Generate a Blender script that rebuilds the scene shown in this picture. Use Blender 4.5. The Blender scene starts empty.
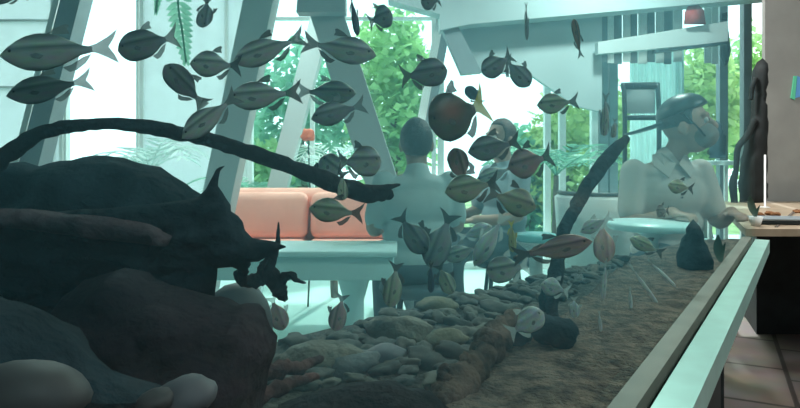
import bpy, bmesh, math, random
from mathutils import Vector, Matrix, noise
from mathutils.geometry import delaunay_2d_cdt
random.seed(7)
S = bpy.context.scene
COL = S.collection
F, HY, CZ = 640.0, 150.0, 1.15            # focal length in pixels, horizon row, eye height
SAND = 0.75

def P(px, py, Y):
    return Vector(((px-400)/F*Y, Y, CZ-(py-HY)/F*Y))

# ------------------------------------------------------------------ materials
def nodes(name):
    m = bpy.data.materials.new(name); m.use_nodes = True
    nt = m.node_tree; nt.nodes.clear()
    out = nt.nodes.new('ShaderNodeOutputMaterial')
    return m, nt, out

def mat(name, col, rough=.6, metal=0., var=.15, scale=8., bump=0., bscale=None, spec=.4, trans=0., col2=None, coord='Object'):
    m, nt, out = nodes(name)
    N, L = nt.nodes.new, nt.links.new
    b = N('ShaderNodeBsdfPrincipled')
    b.inputs['Roughness'].default_value = rough
    b.inputs['Metallic'].default_value = metal
    b.inputs['Specular IOR Level'].default_value = spec
    tc = N('ShaderNodeTexCoord')
    nz = N('ShaderNodeTexNoise'); nz.inputs['Scale'].default_value = scale; nz.inputs['Detail'].default_value = 6
    L(tc.outputs[coord], nz.inputs['Vector'])
    rp = N('ShaderNodeValToRGB')
    c1 = [max(0, c*(1-var)) for c in col]
    c2 = col2 if col2 else [min(1, c*(1+var)) for c in col]
    rp.color_ramp.elements[0].position = .35; rp.color_ramp.elements[1].position = .65
    rp.color_ramp.elements[0].color = (*c1, 1); rp.color_ramp.elements[1].color = (*c2, 1)
    L(nz.outputs['Fac'], rp.inputs['Fac']); L(rp.outputs['Color'], b.inputs['Base Color'])
    if bump:
        n2 = N('ShaderNodeTexNoise'); n2.inputs['Scale'].default_value = bscale or scale*4; n2.inputs['Detail'].default_value = 8
        L(tc.outputs[coord], n2.inputs['Vector'])
        bp = N('ShaderNodeBump'); bp.inputs['Strength'].default_value = bump; bp.inputs['Distance'].default_value = .02
        L(n2.outputs['Fac'], bp.inputs['Height']); L(bp.outputs['Normal'], b.inputs['Normal'])
    if trans:
        t = N('ShaderNodeBsdfTranslucent'); L(rp.outputs['Color'], t.inputs['Color'])
        mx = N('ShaderNodeMixShader'); mx.inputs[0].default_value = trans
        L(b.outputs[0], mx.inputs[1]); L(t.outputs[0], mx.inputs[2]); L(mx.outputs[0], out.inputs['Surface'])
    else:
        L(b.outputs[0], out.inputs['Surface'])
    return m

def glass_mat(name, tint, refl=.04, rough=.0):
    m, nt, out = nodes(name); N, L = nt.nodes.new, nt.links.new
    t = N('ShaderNodeBsdfTransparent'); t.inputs['Color'].default_value = (*tint, 1)
    g = N('ShaderNodeBsdfGlossy'); g.inputs['Roughness'].default_value = rough
    mx = N('ShaderNodeMixShader'); mx.inputs[0].default_value = refl
    L(t.outputs[0], mx.inputs[1]); L(g.outputs[0], mx.inputs[2]); L(mx.outputs[0], out.inputs['Surface'])
    return m

def fin_mat(name, col, alpha=.5):
    m, nt, out = nodes(name); N, L = nt.nodes.new, nt.links.new
    b = N('ShaderNodeBsdfPrincipled'); b.inputs['Base Color'].default_value = (*col, 1); b.inputs['Roughness'].default_value = .5
    tl = N('ShaderNodeBsdfTranslucent'); tl.inputs['Color'].default_value = (*col, 1)
    m0 = N('ShaderNodeMixShader'); m0.inputs[0].default_value = .5
    L(b.outputs[0], m0.inputs[1]); L(tl.outputs[0], m0.inputs[2])
    t = N('ShaderNodeBsdfTransparent')
    tc = N('ShaderNodeTexCoord'); w = N('ShaderNodeTexWave'); w.inputs['Scale'].default_value = 14; w.bands_direction = 'Z'
    L(tc.outputs['Object'], w.inputs['Vector'])
    mr = N('ShaderNodeMapRange'); mr.inputs['To Min'].default_value = alpha*.8; mr.inputs['To Max'].default_value = min(1, alpha*1.2)
    L(w.outputs['Fac'], mr.inputs['Value'])
    mx = N('ShaderNodeMixShader'); L(mr.outputs[0], mx.inputs[0])
    L(t.outputs[0], mx.inputs[1]); L(m0.outputs[0], mx.inputs[2]); L(mx.outputs[0], out.inputs['Surface'])
    return m

def fish_mat(name, back, side, rough=.42, metal=.05, spot=None, sheen=0.):
    """dark back and edge running into a paler flank, fine scales; all in the fish's own space"""
    m, nt, out = nodes(name); N, L = nt.nodes.new, nt.links.new
    b = N('ShaderNodeBsdfPrincipled'); b.inputs['Roughness'].default_value = rough; b.inputs['Metallic'].default_value = metal
    tc = N('ShaderNodeTexCoord'); sp = N('ShaderNodeSeparateXYZ'); L(tc.outputs['Object'], sp.inputs[0])
    rp = N('ShaderNodeValToRGB'); e = rp.color_ramp.elements
    mr = N('ShaderNodeMapRange'); mr.inputs['From Min'].default_value = -.5; mr.inputs['From Max'].default_value = .5
    L(sp.outputs['Z'], mr.inputs['Value']); L(mr.outputs[0], rp.inputs['Fac'])
    e[0].position = .0; e[0].color = (*[c*.55 for c in back], 1)
    e[1].position = 1.; e[1].color = (*[c*.6 for c in back], 1)
    for p, c in ((.14, side), (.5, [s*.85 for s in side]), (.62, back), (.72, [s*1.1 for s in side]), (.9, back)):
        x = rp.color_ramp.elements.new(p); x.color = (*c, 1)
    nz = N('ShaderNodeTexNoise'); nz.inputs['Scale'].default_value = 7; L(tc.outputs['Object'], nz.inputs['Vector'])
    mix = N('ShaderNodeMix'); mix.data_type = 'RGBA'; mix.blend_type = 'MULTIPLY'; mix.inputs[0].default_value = .5
    L(rp.outputs['Color'], mix.inputs[6]); L(nz.outputs['Color'], mix.inputs[7])
    last = mix.outputs[2]
    if spot:
        vm = N('ShaderNodeVectorMath'); vm.operation = 'DISTANCE'; vm.inputs[1].default_value = (.12, 0, .1)
        sc = N('ShaderNodeVectorMath'); sc.operation = 'MULTIPLY'; sc.inputs[1].default_value = (1, 0, 1)
        L(tc.outputs['Object'], sc.inputs[0]); L(sc.outputs[0], vm.inputs[0])
        r2 = N('ShaderNodeMapRange'); r2.inputs['From Min'].default_value = .05; r2.inputs['From Max'].default_value = .3
        r2.inputs['To Min'].default_value = .9; r2.inputs['To Max'].default_value = 0
        L(vm.outputs['Value'], r2.inputs['Value'])
        m2 = N('ShaderNodeMix'); m2.data_type = 'RGBA'; L(r2.outputs[0], m2.inputs[0]); L(last, m2.inputs[6]); m2.inputs[7].default_value = (*spot, 1)
        last = m2.outputs[2]
    L(last, b.inputs['Base Color'])
    vo = N('ShaderNodeTexVoronoi'); vo.inputs['Scale'].default_value = 45; L(tc.outputs['Object'], vo.inputs['Vector'])
    bp = N('ShaderNodeBump'); bp.inputs['Strength'].default_value = .12; L(vo.outputs['Distance'], bp.inputs['Height']); L(bp.outputs['Normal'], b.inputs['Normal'])
    L(b.outputs[0], out.inputs['Surface'])
    return m

def plank_mat(name):
    m, nt, out = nodes(name); N, L = nt.nodes.new, nt.links.new
    b = N('ShaderNodeBsdfPrincipled'); b.inputs['Roughness'].default_value = .55
    tc = N('ShaderNodeTexCoord'); mp = N('ShaderNodeMapping'); mp.inputs['Rotation'].default_value = (0, 0, math.radians(-64))
    L(tc.outputs['Object'], mp.inputs['Vector'])
    br = N('ShaderNodeTexBrick'); br.inputs['Scale'].default_value = 1
    br.inputs['Brick Width'].default_value = .55; br.inputs['Row Height'].default_value = .34
    br.inputs['Mortar Size'].default_value = .012; br.offset = .3
    br.inputs['Color1'].default_value = (.115, .10, .09, 1); br.inputs['Color2'].default_value = (.145, .125, .11, 1)
    br.inputs['Mortar'].default_value = (.03, .025, .022, 1)
    L(mp.outputs[0], br.inputs['Vector'])
    nz = N('ShaderNodeTexNoise'); nz.inputs['Scale'].default_value = 5; L(mp.outputs[0], nz.inputs['Vector'])
    mix = N('ShaderNodeMix'); mix.data_type = 'RGBA'; mix.blend_type = 'OVERLAY'; mix.inputs[0].default_value = .35
    L(br.outputs['Color'], mix.inputs[6]); L(nz.outputs['Color'], mix.inputs[7]); L(mix.outputs[2], b.inputs['Base Color'])
    L(b.outputs[0], out.inputs['Surface'])
    return m

M = {}
M['white'] = mat('white_paint', (.78, .82, .82), .5, var=.03)
M['pillar'] = mat('pillar_paint', (.50, .56, .58), .55, var=.05, scale=3)
M['panel'] = mat('grey_panel', (.42, .50, .53), .6, var=.06, scale=2)
M['darkgrey'] = mat('slat_grey', (.16, .20, .22), .6, var=.1)
M['mullion'] = mat('mullion_grey', (.22, .27, .30), .5, var=.06)
M['column'] = mat('column_plaster', (.27, .285, .275), .75, var=.1, scale=3, bump=.05)
M['frost'] = mat('frosted_pane', (.72, .75, .78), .5, var=.03, trans=.75)
M['curtain'] = mat('sheer_curtain', (.80, .93, .93), .7, var=.05, trans=.75)
M['ceil'] = mat('ceiling_paint', (.55, .60, .62), .8, var=.04)
M['wall'] = mat('wall_dark_paint', (.16, .17, .17), .8, var=.08)
M['tile'] = mat('pale_floor', (.60, .82, .80), .35, var=.05, scale=2)
M['plank'] = plank_mat('brown_planks')
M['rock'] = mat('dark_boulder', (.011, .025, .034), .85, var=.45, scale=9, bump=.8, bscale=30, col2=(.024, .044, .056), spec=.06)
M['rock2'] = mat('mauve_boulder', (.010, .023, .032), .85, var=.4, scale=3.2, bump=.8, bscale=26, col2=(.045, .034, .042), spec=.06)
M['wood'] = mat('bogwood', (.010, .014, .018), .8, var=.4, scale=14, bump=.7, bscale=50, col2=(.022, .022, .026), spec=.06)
M['redwood'] = mat('reddish_bogwood', (.06, .025, .026), .75, var=.4, scale=18, bump=.7, bscale=40, col2=(.12, .055, .05), spec=.06)
M['mauvewood'] = mat('mauve_bogwood', (.05, .042, .05), .8, var=.4, scale=16, bump=.7, bscale=40, col2=(.12, .085, .095), spec=.06)
M['brownwood'] = mat('brown_bogwood', (.06, .042, .034), .75, var=.5, scale=22, bump=.8, bscale=45, col2=(.15, .10, .078), spec=.06)
M['smooth'] = mat('grey_stone_and_reflection', (.06, .06, .065), .6, var=.08, scale=6)
M['pale_stone_and_reflection'] = mat('pale_stone_and_reflection', (.10, .105, .12), .6, var=.15, scale=10)
STONES = [mat('river_stone_a', (0.048, 0.051, 0.045), .7, var=.4, scale=25, bump=.3), mat('river_stone_b', (0.070, 0.067, 0.054), .7, var=.35, scale=30, bump=.3),
          mat('river_stone_c', (0.032, 0.038, 0.037), .7, var=.4, scale=25, bump=.3), mat('river_stone_d', (0.086, 0.083, 0.067), .7, var=.3, scale=25, bump=.3)]
M['ystone'] = mat('yellowish_stone', (.11, .10, .06), .7, var=.3, scale=25, bump=.3)
M['bluestone'] = mat('bluish_stone', (.09, .10, .105), .7, var=.3, scale=20, bump=.3)
M['slab'] = mat('tan_slab', (.12, .11, .085), .7, var=.35, scale=14, bump=.5)
M['sand'] = mat('brown_sand', (.095, .07, .054), .95, var=.45, scale=34, bump=1., bscale=120, col2=(.21, .155, .118))
M['gravel'] = mat('dark_gravel', (.05, .05, .042), .95, var=.5, scale=50, bump=.9, bscale=80, col2=(.10, .095, .08))
M['rail'] = mat('mint_aluminium', (.42, .72, .66), .3, metal=.15, var=.06, scale=12)
M['strip'] = mat('inner_strip', (.20, .18, .155), .55, var=.15, scale=8)
M['stand'] = mat('tank_stand', (.02, .028, .03), .6, var=.2)
M['sofa'] = mat('salmon_upholstery', (.86, .42, .34), .8, var=.08, scale=4, bump=.1, bscale=8)
M['tabletop'] = mat('white_tabletop', (.62, .86, .88), .35, var=.03)
M['cyan'] = mat('cyan_top', (.25, .62, .66), .3, var=.08)
M['counter'] = mat('blond_wood', (.34, .27, .19), .55, var=.12, scale=7, col2=(.40, .325, .24))
M['black'] = mat('black_fabric', (.012, .018, .02), .8, var=.3, scale=12)
M['navy'] = mat('navy_fabric', (.025, .06, .085), .8, var=.2)
M['dark'] = mat('dark_metal', (.03, .045, .05), .4, metal=.3, var=.1)
M['skin'] = mat('skin', (.36, .24, .19), .55, var=.06, scale=6)
M['hair'] = mat('dark_hair', (.018, .022, .026), .55, var=.3, scale=40, bump=.4, bscale=90)
M['brownhair'] = mat('brown_hair', (.075, .05, .045), .55, var=.3, scale=40, bump=.4, bscale=90)
M['shirt'] = mat('white_shirt', (.42, .40, .38), .8, var=.05, scale=6, bump=.1, bscale=12)
M['tee'] = mat('pale_tee', (.40, .50, .52), .8, var=.06, scale=6, bump=.1, bscale=12)
M['bluetop'] = mat('bluegrey_top', (.25, .34, .38), .8, var=.08, scale=6)
M['trousers'] = mat('dark_trousers', (.06, .09, .11), .8, var=.1)
M['mask'] = mat('grey_mask', (.16, .16, .155), .7, var=.05)
M['eyew'] = mat('eye_white', (.45, .45, .45), .5, var=.01)
M['pupil'] = mat('eye_dark', (.01, .01, .012), .15, var=.01)
M['leaf'] = mat('green_leaf', (.30, .60, .26), .5, var=.3, scale=2.2, trans=.55, col2=(.52, .78, .36))
M['leaf2'] = mat('lime_leaf', (.50, .72, .26), .5, var=.3, scale=2.5, trans=.55, col2=(.70, .84, .38))
M['leaf3'] = mat('teal_leaf', (.18, .50, .36), .5, var=.35, scale=2.5, trans=.5, col2=(.34, .66, .48))
M['palelf'] = mat('pale_leaf', (.75, .88, .85), .5, var=.1, trans=.4)
M['darkleaf'] = mat('dark_leaf', (.03, .08, .06), .5, var=.2)
M['bark'] = mat('bark', (.14, .12, .10), .9, var=.3, scale=20, bump=.5)
M['lawn'] = mat('lawn', (.20, .40, .14), .9, var=.4, scale=3, col2=(.42, .60, .26))
M['red'] = mat('red_cloth', (.35, .05, .05), .8, var=.15)
M['flower'] = mat('red_flower', (.70, .18, .10), .6, var=.2)
M['crumb'] = mat('brown_bits', (.22, .10, .04), .8, var=.4, scale=40)
M['green_st'] = mat('rainbow_green', (.12, .62, .38), .5, var=.03)
M['blue_st'] = mat('rainbow_blue', (.12, .35, .72), .5, var=.03)
M['glass'] = glass_mat('tank_glass', (.95, 1., .995), .03)
M['pane'] = glass_mat('window_glass', (.97, 1., 1.), .03)

FM = {
 'dark':  fish_mat('fish_dark', (.12, .16, .17), (.34, .39, .39)),
 'grey':  fish_mat('fish_grey', (.22, .26, .26), (.68, .74, .68)),
 'olive': fish_mat('fish_olive', (.22, .27, .20), (.62, .68, .50)),
 'pale':  fish_mat('fish_pale', (.58, .66, .66), (.85, .92, .90)),
 'white': fish_mat('fish_and_streak_white', (.9, .95, .93), (.95, .97, .96)),
 'red':   fish_mat('fish_red', (.22, .14, .14), (.62, .40, .37)),
 'pink':  fish_mat('fish_pink', (.55, .36, .32), (.80, .56, .50)),
 'blue':  fish_mat('fish_blue', (.02, .035, .06), (.05, .09, .15)),
 'orange': fish_mat('fish_orange', (.04, .045, .05), (.40, .17, .06)),
 'yellow': fish_mat('fish_yellow', (.50, .47, .16), (.72, .68, .34)),
 'spot':  fish_mat('fish_spot', (.10, .11, .09), (.22, .22, .18), spot=(.36, .12, .08)),
}
FIN = {'d': fin_mat('fin_dark', (.10, .12, .12), .75), 'g': fin_mat('fin_grey', (.22, .27, .27), .65),
       'q': fin_mat('fin_clear', (.35, .40, .40), .3), 'p': fin_mat('fin_pale', (.6, .68, .67), .45), 'y': fin_mat('fin_yellow', (.55, .50, .12), .75)}

# ------------------------------------------------------------------ builders
def obj(name, bm, m, parent=None, smooth=True):
    me = bpy.data.meshes.new(name)
    bmesh.ops.recalc_face_normals(bm, faces=bm.faces)
    bm.to_mesh(me); bm.free()
    if smooth:
        for p in me.polygons: p.use_smooth = True
    for k in (m if isinstance(m, (list, tuple)) else [m]): me.materials.append(k)
    o = bpy.data.objects.new(name, me); COL.objects.link(o)
    if parent: o.parent = parent
    return o

def tag(o, label, cat=None, group=None, kind=None):
    o['label'] = label
    if cat: o['category'] = cat
    if group: o['group'] = group
    if kind: o['kind'] = kind
    return o

def thing(name, label, cat, loc=(0, 0, 0), rz=0, group=None):
    o = bpy.data.objects.new(name, None); COL.objects.link(o)
    o.location = loc; o.rotation_euler = (0, 0, rz); o.empty_display_size = .1
    return tag(o, label, cat, group)

def box(bm, c, s, rot=None):
    mtx = Matrix.Translation(Vector(c)) @ (rot.to_4x4() if rot else Matrix()) @ Matrix.Diagonal((*s, 1))
    return bmesh.ops.create_cube(bm, size=1, matrix=mtx)

def rbox(c, s, r=.01, seg=2, rot=None):
    bm = bmesh.new(); box(bm, c, s, rot)
    bmesh.ops.bevel(bm, geom=bm.edges[:], offset=r, segments=seg, affect='EDGES', profile=.5)
    return bm

def prism(bm, pts, d):
    """closed prism: polygon pts (Vectors) pushed along d"""
    a = [bm.verts.new(p) for p in pts]; b = [bm.verts.new(Vector(p)+Vector(d)) for p in pts]
    bm.faces.new(a); bm.faces.new(b[::-1])
    n = len(a)
    for i in range(n): bm.faces.new((a[i], a[(i+1) % n], b[(i+1) % n], b[i]))
    return bm

def ppx(poly, Y, depth, bm=None):
    bm = bm or bmesh.new()
    return prism(bm, [P(x, y, Y) for x, y in poly], (0, depth, 0))

def tube(bm, pts, rads, n=10, wob=0., seed=0, flat=1.):
    """tapered tube along smooth path"""
    pts = [Vector(p) for p in pts]
    P2, R2 = [], []
    for i in range(len(pts)-1):                       # catmull-rom
        p0 = pts[max(i-1, 0)]; p1 = pts[i]; p2 = pts[i+1]; p3 = pts[min(i+2, len(pts)-1)]
        K = 5
        for k in range(K):
            t = k/K
            P2.append(.5*((2*p1)+(p2-p0)*t+(2*p0-5*p1+4*p2-p3)*t*t+(3*p1-p0-3*p2+p3)*t**3))
            R2.append(rads[i]*(1-t)+rads[i+1]*t)
    P2.append(pts[-1]); R2.append(rads[-1])
    rings = []; up = Vector((.13, .2, .97))
    for i, p in enumerate(P2):
        d = (P2[min(i+1, len(P2)-1)]-P2[max(i-1, 0)]).normalized()
        a = d.cross(up)
        if a.length < .05: a = d.cross(Vector((1, 0, 0)))
        a.normalize(); b = a.cross(d).normalized(); up = b
        ring = []
        for k in range(n):
            t = 2*math.pi*k/n
            q = p + (a*math.cos(t)*flat+b*math.sin(t))*R2[i]
            if wob: q += (a*math.cos(t)+b*math.sin(t))*R2[i]*wob*noise.noise(q*60*(.01/max(R2[i], .004))+Vector((seed, 0, 0)))*1.6
            ring.append(bm.verts.new(q))
        rings.append(ring)
    for i in range(len(rings)-1):
        for k in range(n):
            bm.faces.new((rings[i][k], rings[i][(k+1) % n], rings[i+1][(k+1) % n], rings[i+1][k]))
    for r, c in ((rings[0], P2[0]), (rings[-1], P2[-1])):
        v = bm.verts.new(c)
        for k in range(n): bm.faces.new((r[k], r[(k+1) % n], v))
    return bm

def tube_px(pts, seed=0, wob=.25, bm=None, n=10):
    """pts: (px,py,Y,radius px)"""
    bm = bm or bmesh.new()
    return tube(bm, [P(x, y, Y) for x, y, Y, r in pts], [r/F*Y for x, y, Y, r in pts], n, wob, seed)

def lathe(bm, c, prof, n=32, sx=1, sy=1):
    rings = []
    for r, z in prof:
        rings.append([bm.verts.new((c[0]+r*sx*math.cos(2*math.pi*k/n), c[1]+r*sy*math.sin(2*math.pi*k/n), c[2]+z)) for k in range(n)])
    for i in range(len(rings)-1):
        for k in range(n): bm.faces.new((rings[i][k], rings[i][(k+1) % n], rings[i+1][(k+1) % n], rings[i+1][k]))
    bm.faces.new(rings[0][::-1]); bm.faces.new(rings[-1])
    return bm

def ell(bm, c, r, seg=20, rot=None):
    mtx = Matrix.Translation(Vector(c)) @ (rot.to_4x4() if rot else Matrix()) @ Matrix.Diagonal((*r, 1))
    return bmesh.ops.create_uvsphere(bm, u_segments=seg, v_segments=seg//2+2, radius=1, matrix=mtx)

def inflate(poly, Y, T, step=9, rough=.25, seed=0, ridge=0., bulge=.5, nf=14):
    """a solid of real thickness whose outline is poly, standing at distance Y"""
    pts = []
    n = len(poly)
    for i in range(n):
        a, b = Vector(poly[i]), Vector(poly[(i+1) % n])
        k = max(1, int((b-a).length/step))
        for j in range(k):
            q = a+(b-a)*(j/k)
            nn = noise.noise(Vector((q.x*.05, q.y*.05, seed)))*step*.25
            d = (b-a).normalized(); q = q+Vector((-d.y, d.x))*nn
            pts.append(q)
    nb = len(pts)
    def inside(p):
        c = False; j = nb-1
        for i in range(nb):
            a, b = pts[i], pts[j]
            if (a.y > p.y) != (b.y > p.y) and p.x < (b.x-a.x)*(p.y-a.y)/(b.y-a.y)+a.x: c = not c
            j = i
        return c
    def dist(p):
        best = 1e9
        for i in range(nb):
            a, b = pts[i], pts[(i+1) % nb]; ab = b-a
            t = max(0, min(1, (p-a).dot(ab)/max(ab.length_squared, 1e-9)))
            best = min(best, (p-a-ab*t).length)
        return best
    xs = [p.x for p in pts]; ys = [p.y for p in pts]
    inn = []; rnd = random.Random(seed)
    y = min(ys); 
    while y < max(ys):
        x = min(xs)
        while x < max(xs):
            q = Vector((x+rnd.uniform(-.3, .3)*step, y+rnd.uniform(-.3, .3)*step))
            if inside(q):
                d = dist(q)
                if d > step*.45: inn.append((q, d))
            x += step
        y += step
    D = max([d for _, d in inn]+[step])*bulge
    allp = pts+[q for q, _ in inn]
    vs, es, fs, ov, oe, of = delaunay_2d_cdt([Vector((p.x, p.y)) for p in allp], [(i, (i+1) % nb) for i in range(nb)], [], 1, 1e-4)
    bm = bmesh.new(); fr, bk = [], []
    for i, v in enumerate(vs):
        org = ov[i]; oi = org[0] if org else 0
        w = P(v.x, v.y, Y)
        if oi < nb and org:
            bv = bm.verts.new(w+Vector((0, noise.noise(Vector((v.x*.03, v.y*.03, seed+3)))*T*.2, 0))); fr.append(bv); bk.append(bv); continue
        d = dist(Vector((v.x, v.y))); k = min(1, d/D); t = T*math.sqrt(max(0, 1-(1-k)**2))
        n1 = noise.fractal(Vector((w.x*nf, seed*1.7, w.z*nf*(1+ridge))), .9, 2.1, 5)
        n2 = noise.fractal(Vector((w.x*nf+9, seed*1.7+5, w.z*nf)), .9, 2.1, 5)
        fr.append(bm.verts.new(w+Vector((0, -t*(1+rough*n1), 0)))); bk.append(bm.verts.new(w+Vector((0, t*(1+rough*n2), 0))))
    for f in fs:
        try: bm.faces.new([fr[i] for i in f])
        except ValueError: pass
        try: bm.faces.new([bk[i] for i in f[::-1]])
        except ValueError: pass
    return bm

def struct(name, bm, m, label=None, smooth=False, parent=None):
    o = obj(name, bm, m, parent, smooth)
    if not parent:
        o['kind'] = 'structure'
        if label: o['label'] = label
    return o

# ------------------------------------------------------------------ the tank's plan
FL0, FSL = -.262, .642                      # front glass: X = FL0 + FSL*Y
def front_x(Y): return FL0+FSL*Y
def back_y(X): return 1.35+(X+.25)*.962     # back glass
def yrange(px):
    u = (px-400)/F
    return .262/(.642-u), (1.35+.25*.962)/(1-.962*u)
A0 = Vector((front_x(-.7), -.7)); A1 = Vector((front_x(2.85), 2.85))
B0 = Vector((-1.45, back_y(-1.45))); B1 = Vector((1.32, back_y(1.32)))
fdir = (A1-A0).normalized(); fn = Vector((fdir.y, -fdir.x))     # fn points out of the tank, to the viewer's side
bdir = (B1-B0).normalized(); bn = Vector((-bdir.y, bdir.x))     # out through the back
TOP = 2.05
def wallprism(p, q, n, th, z0, z1):
    bm = bmesh.new()
    return prism(bm, [(p.x, p.y, z0), (q.x, q.y, z0), (q.x+n.x*th, q.y+n.y*th, z0), (p.x+n.x*th, p.y+n.y*th, z0)], (0, 0, z1-z0))

tank = thing('aquarium', 'long glass aquarium on a dark stand with mint metal rail under its front pane', 'aquarium', (0, 0, 0))
obj('front_glass', wallprism(A0, A1, fn, .012, SAND-.02, TOP), M['glass'], tank, False)
obj('back_glass', wallprism(B0, B1, bn, .012, SAND-.02, TOP), M['glass'], tank, False)
en = Vector((.3, .95)); obj('end_glass', wallprism(A1, B1, Vector((.25, .97)), .012, SAND-.02, TOP), M['glass'], tank, False)
obj('end_glass', wallprism(A0, B0, Vector((-.85, -.5)), .012, SAND-.02, TOP), M['glass'], tank, False)
o = obj('bottom_rail', wallprism(A0+fn*.013, A1+fn*.013, fn, .055, SAND-.05, SAND+.004), M['rail'], tank, False); o['label'] = 'mint metal rail'
obj('inner_strip', wallprism(A0-fn*.002, A1-fn*.002, -fn, .036, SAND-.018, SAND+.012), M['strip'], tank, False)
bm = bmesh.new()
prism(bm, [(p.x, p.y, SAND-.16) for p in (A0+fn*.03, A1+fn*.03, B1+bn*.012, B0+bn*.012)], (0, 0, .11-.002))
obj('stand', bm, M['stand'], tank, False)
bm = bmesh.new(); AM = Vector((front_x(2.1), 2.1)); BM = Vector((.55, back_y(.55)))
prism(bm, [(p.x, p.y, .013) for p in (A0-fn*.03, AM-fn*.03, BM-bn*.04, B0-bn*.04)], (0, 0, SAND-.16-.014))
obj('cabinet', bm, M['stand'], tank, False)
bm = bmesh.new(); box(bm, (1.36, 2.76, .302), (.05, .05, .576)); obj('leg', bm, M['stand'], tank, False)
# water: one clear body, faintly blue-green
m, nt, out = nodes('clear_water')
va = nt.nodes.new('ShaderNodeVolumeAbsorption'); va.inputs['Color'].default_value = (.10, .90, .93, 1); va.inputs['Density'].default_value = .22
vs_ = nt.nodes.new('ShaderNodeVolumeScatter'); vs_.inputs['Color'].default_value = (.32, .78, 1, 1); vs_.inputs['Density'].default_value = .15; vs_.inputs['Anisotropy'].default_value = .5
ad = nt.nodes.new('ShaderNodeAddShader'); nt.links.new(va.outputs[0], ad.inputs[0]); nt.links.new(vs_.outputs[0], ad.inputs[1]); nt.links.new(ad.outputs[0], out.inputs['Volume'])
bm = bmesh.new()
prism(bm, [(p.x, p.y, SAND-.045) for p in (A0-fn*.003, A1-fn*.003-fdir*.004, B1-bn*.003-bdir*.004, B0-bn*.003)], (0, 0, 1.22))
w = obj('tank_water', bm, m, None, False); tag(w, 'clear blue green water filling the glass aquarium', 'water', kind='stuff')

# sand and gravel beds
def bed(poly, res, amp, seed, zoff):
    """height-field over plan polygon [(x,y)...], closed with an underside"""
    bm = bmesh.new(); pts = [Vector(p) for p in poly]; nb = len(pts)
    bp = []
    for i in range(nb):
        a, b = pts[i], pts[(i+1) % nb]; k = max(1, int((b-a).length/res))
        bp += [a+(b-a)*(j/k) for j in range(k)]
    m_ = len(bp)
    def ins(p):
        c = False; j = m_-1
        for i in range(m_):
            a, b = bp[i], bp[j]
            if (a.y > p.y) != (b.y > p.y) and p.x < (b.x-a.x)*(p.y-a.y)/(b.y-a.y)+a.x: c = not c
            j = i
        return c
    xs = [p.x for p in bp]; ys = [p.y for p in bp]; inn = []
    x = min(xs)
    while x < max(xs):
        y = min(ys)
        while y < max(ys):
            q = Vector((x+random.uniform(-.3, .3)*res, y+random.uniform(-.3, .3)*res))
            if ins(q) and min((q-b).length for b in bp) > res*.5: inn.append(q)
            y += res
        x += res
    vs, es, fs, ov, oe, of = delaunay_2d_cdt(bp+inn, [(i, (i+1) % m_) for i in range(m_)], [], 1, 1e-5)
    tv = []; bv = []
    for v in vs:
        h = SAND+zoff+amp*noise.fractal(Vector((v.x*7, v.y*7, seed)), 1, 2, 4)
        tv.append(bm.verts.new((v.x, v.y, h))); bv.append(bm.verts.new((v.x, v.y, SAND-.04)))
    for f in fs:
        bm.faces.new([tv[i] for i in f]); bm.faces.new([bv[i] for i in f[::-1]])
    for i in range(m_):
        j = (i+1) % m_
        try: bm.faces.new((tv[i], tv[j], bv[j], bv[i]))
        except Exception: pass
    return bm
def G(px, py, z=SAND):
    Y = (CZ-z)*F/(py-HY); return Vector(((px-400)/F*Y, Y))
a1 = A1-fn*.04-fdir*.012; a0 = A0-fn*.04
b1 = B1-bn*.008-bdir*.012; b0 = B0-bn*.008
sp = [G(435, 408), G(470, 385), G(510, 345), G(560, 318), G(600, 283)]
tb = B0+bdir*((G(636, 256)-B0).dot(bdir))-bn*.008
sandpoly = [a0+fdir*1.05, a1, b1, tb]+sp[::-1]+[Vector((-.02, .72))]
o = obj('sand_bed', bed(sandpoly, (.018), .009, 3, 0), M['sand']); tag(o, 'bare brown sand sloping along the front rail of the tank', 'sand', kind='stuff')
gravpoly = [a0, a0+fdir*1.05, Vector((-.02, .72))]+sp+[tb, b0]
o = obj('gravel_bed', bed(gravpoly, .03, .010, 8, .001), M['gravel']); tag(o, 'dark gravel under the stones at the back of the tank', 'gravel', kind='stuff')

# ------------------------------------------------------------------ rocks and wood in the tank
def solo(name, bm, m, label, cat, group=None):
    return tag(obj(name, bm, m), label, cat, group)
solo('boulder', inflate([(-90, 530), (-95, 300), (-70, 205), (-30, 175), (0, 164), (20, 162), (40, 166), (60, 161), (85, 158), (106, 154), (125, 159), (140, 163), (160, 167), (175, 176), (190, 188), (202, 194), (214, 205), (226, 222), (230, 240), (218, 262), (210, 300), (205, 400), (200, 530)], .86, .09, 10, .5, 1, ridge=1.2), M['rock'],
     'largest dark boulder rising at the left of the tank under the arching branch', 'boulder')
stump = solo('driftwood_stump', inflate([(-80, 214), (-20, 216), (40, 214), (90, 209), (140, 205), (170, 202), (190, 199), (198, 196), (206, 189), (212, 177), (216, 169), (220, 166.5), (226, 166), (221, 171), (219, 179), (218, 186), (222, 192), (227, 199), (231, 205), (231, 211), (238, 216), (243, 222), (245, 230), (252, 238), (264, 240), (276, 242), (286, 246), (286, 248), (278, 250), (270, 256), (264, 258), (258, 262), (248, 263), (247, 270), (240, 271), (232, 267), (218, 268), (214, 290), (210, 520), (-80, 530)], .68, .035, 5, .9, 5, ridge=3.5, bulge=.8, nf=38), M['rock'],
     'black driftwood stump with an upright hooked spike and a ledge pointing right', 'driftwood')
lb = inflate([(-70, 206), (-20, 208), (30, 209), (70, 214), (110, 217), (150, 224), (172, 236), (166, 246), (140, 244), (105, 240), (70, 236), (30, 230), (-20, 226), (-70, 224)], .638, .016, 6, .6, 31, ridge=5, nf=25)
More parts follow.
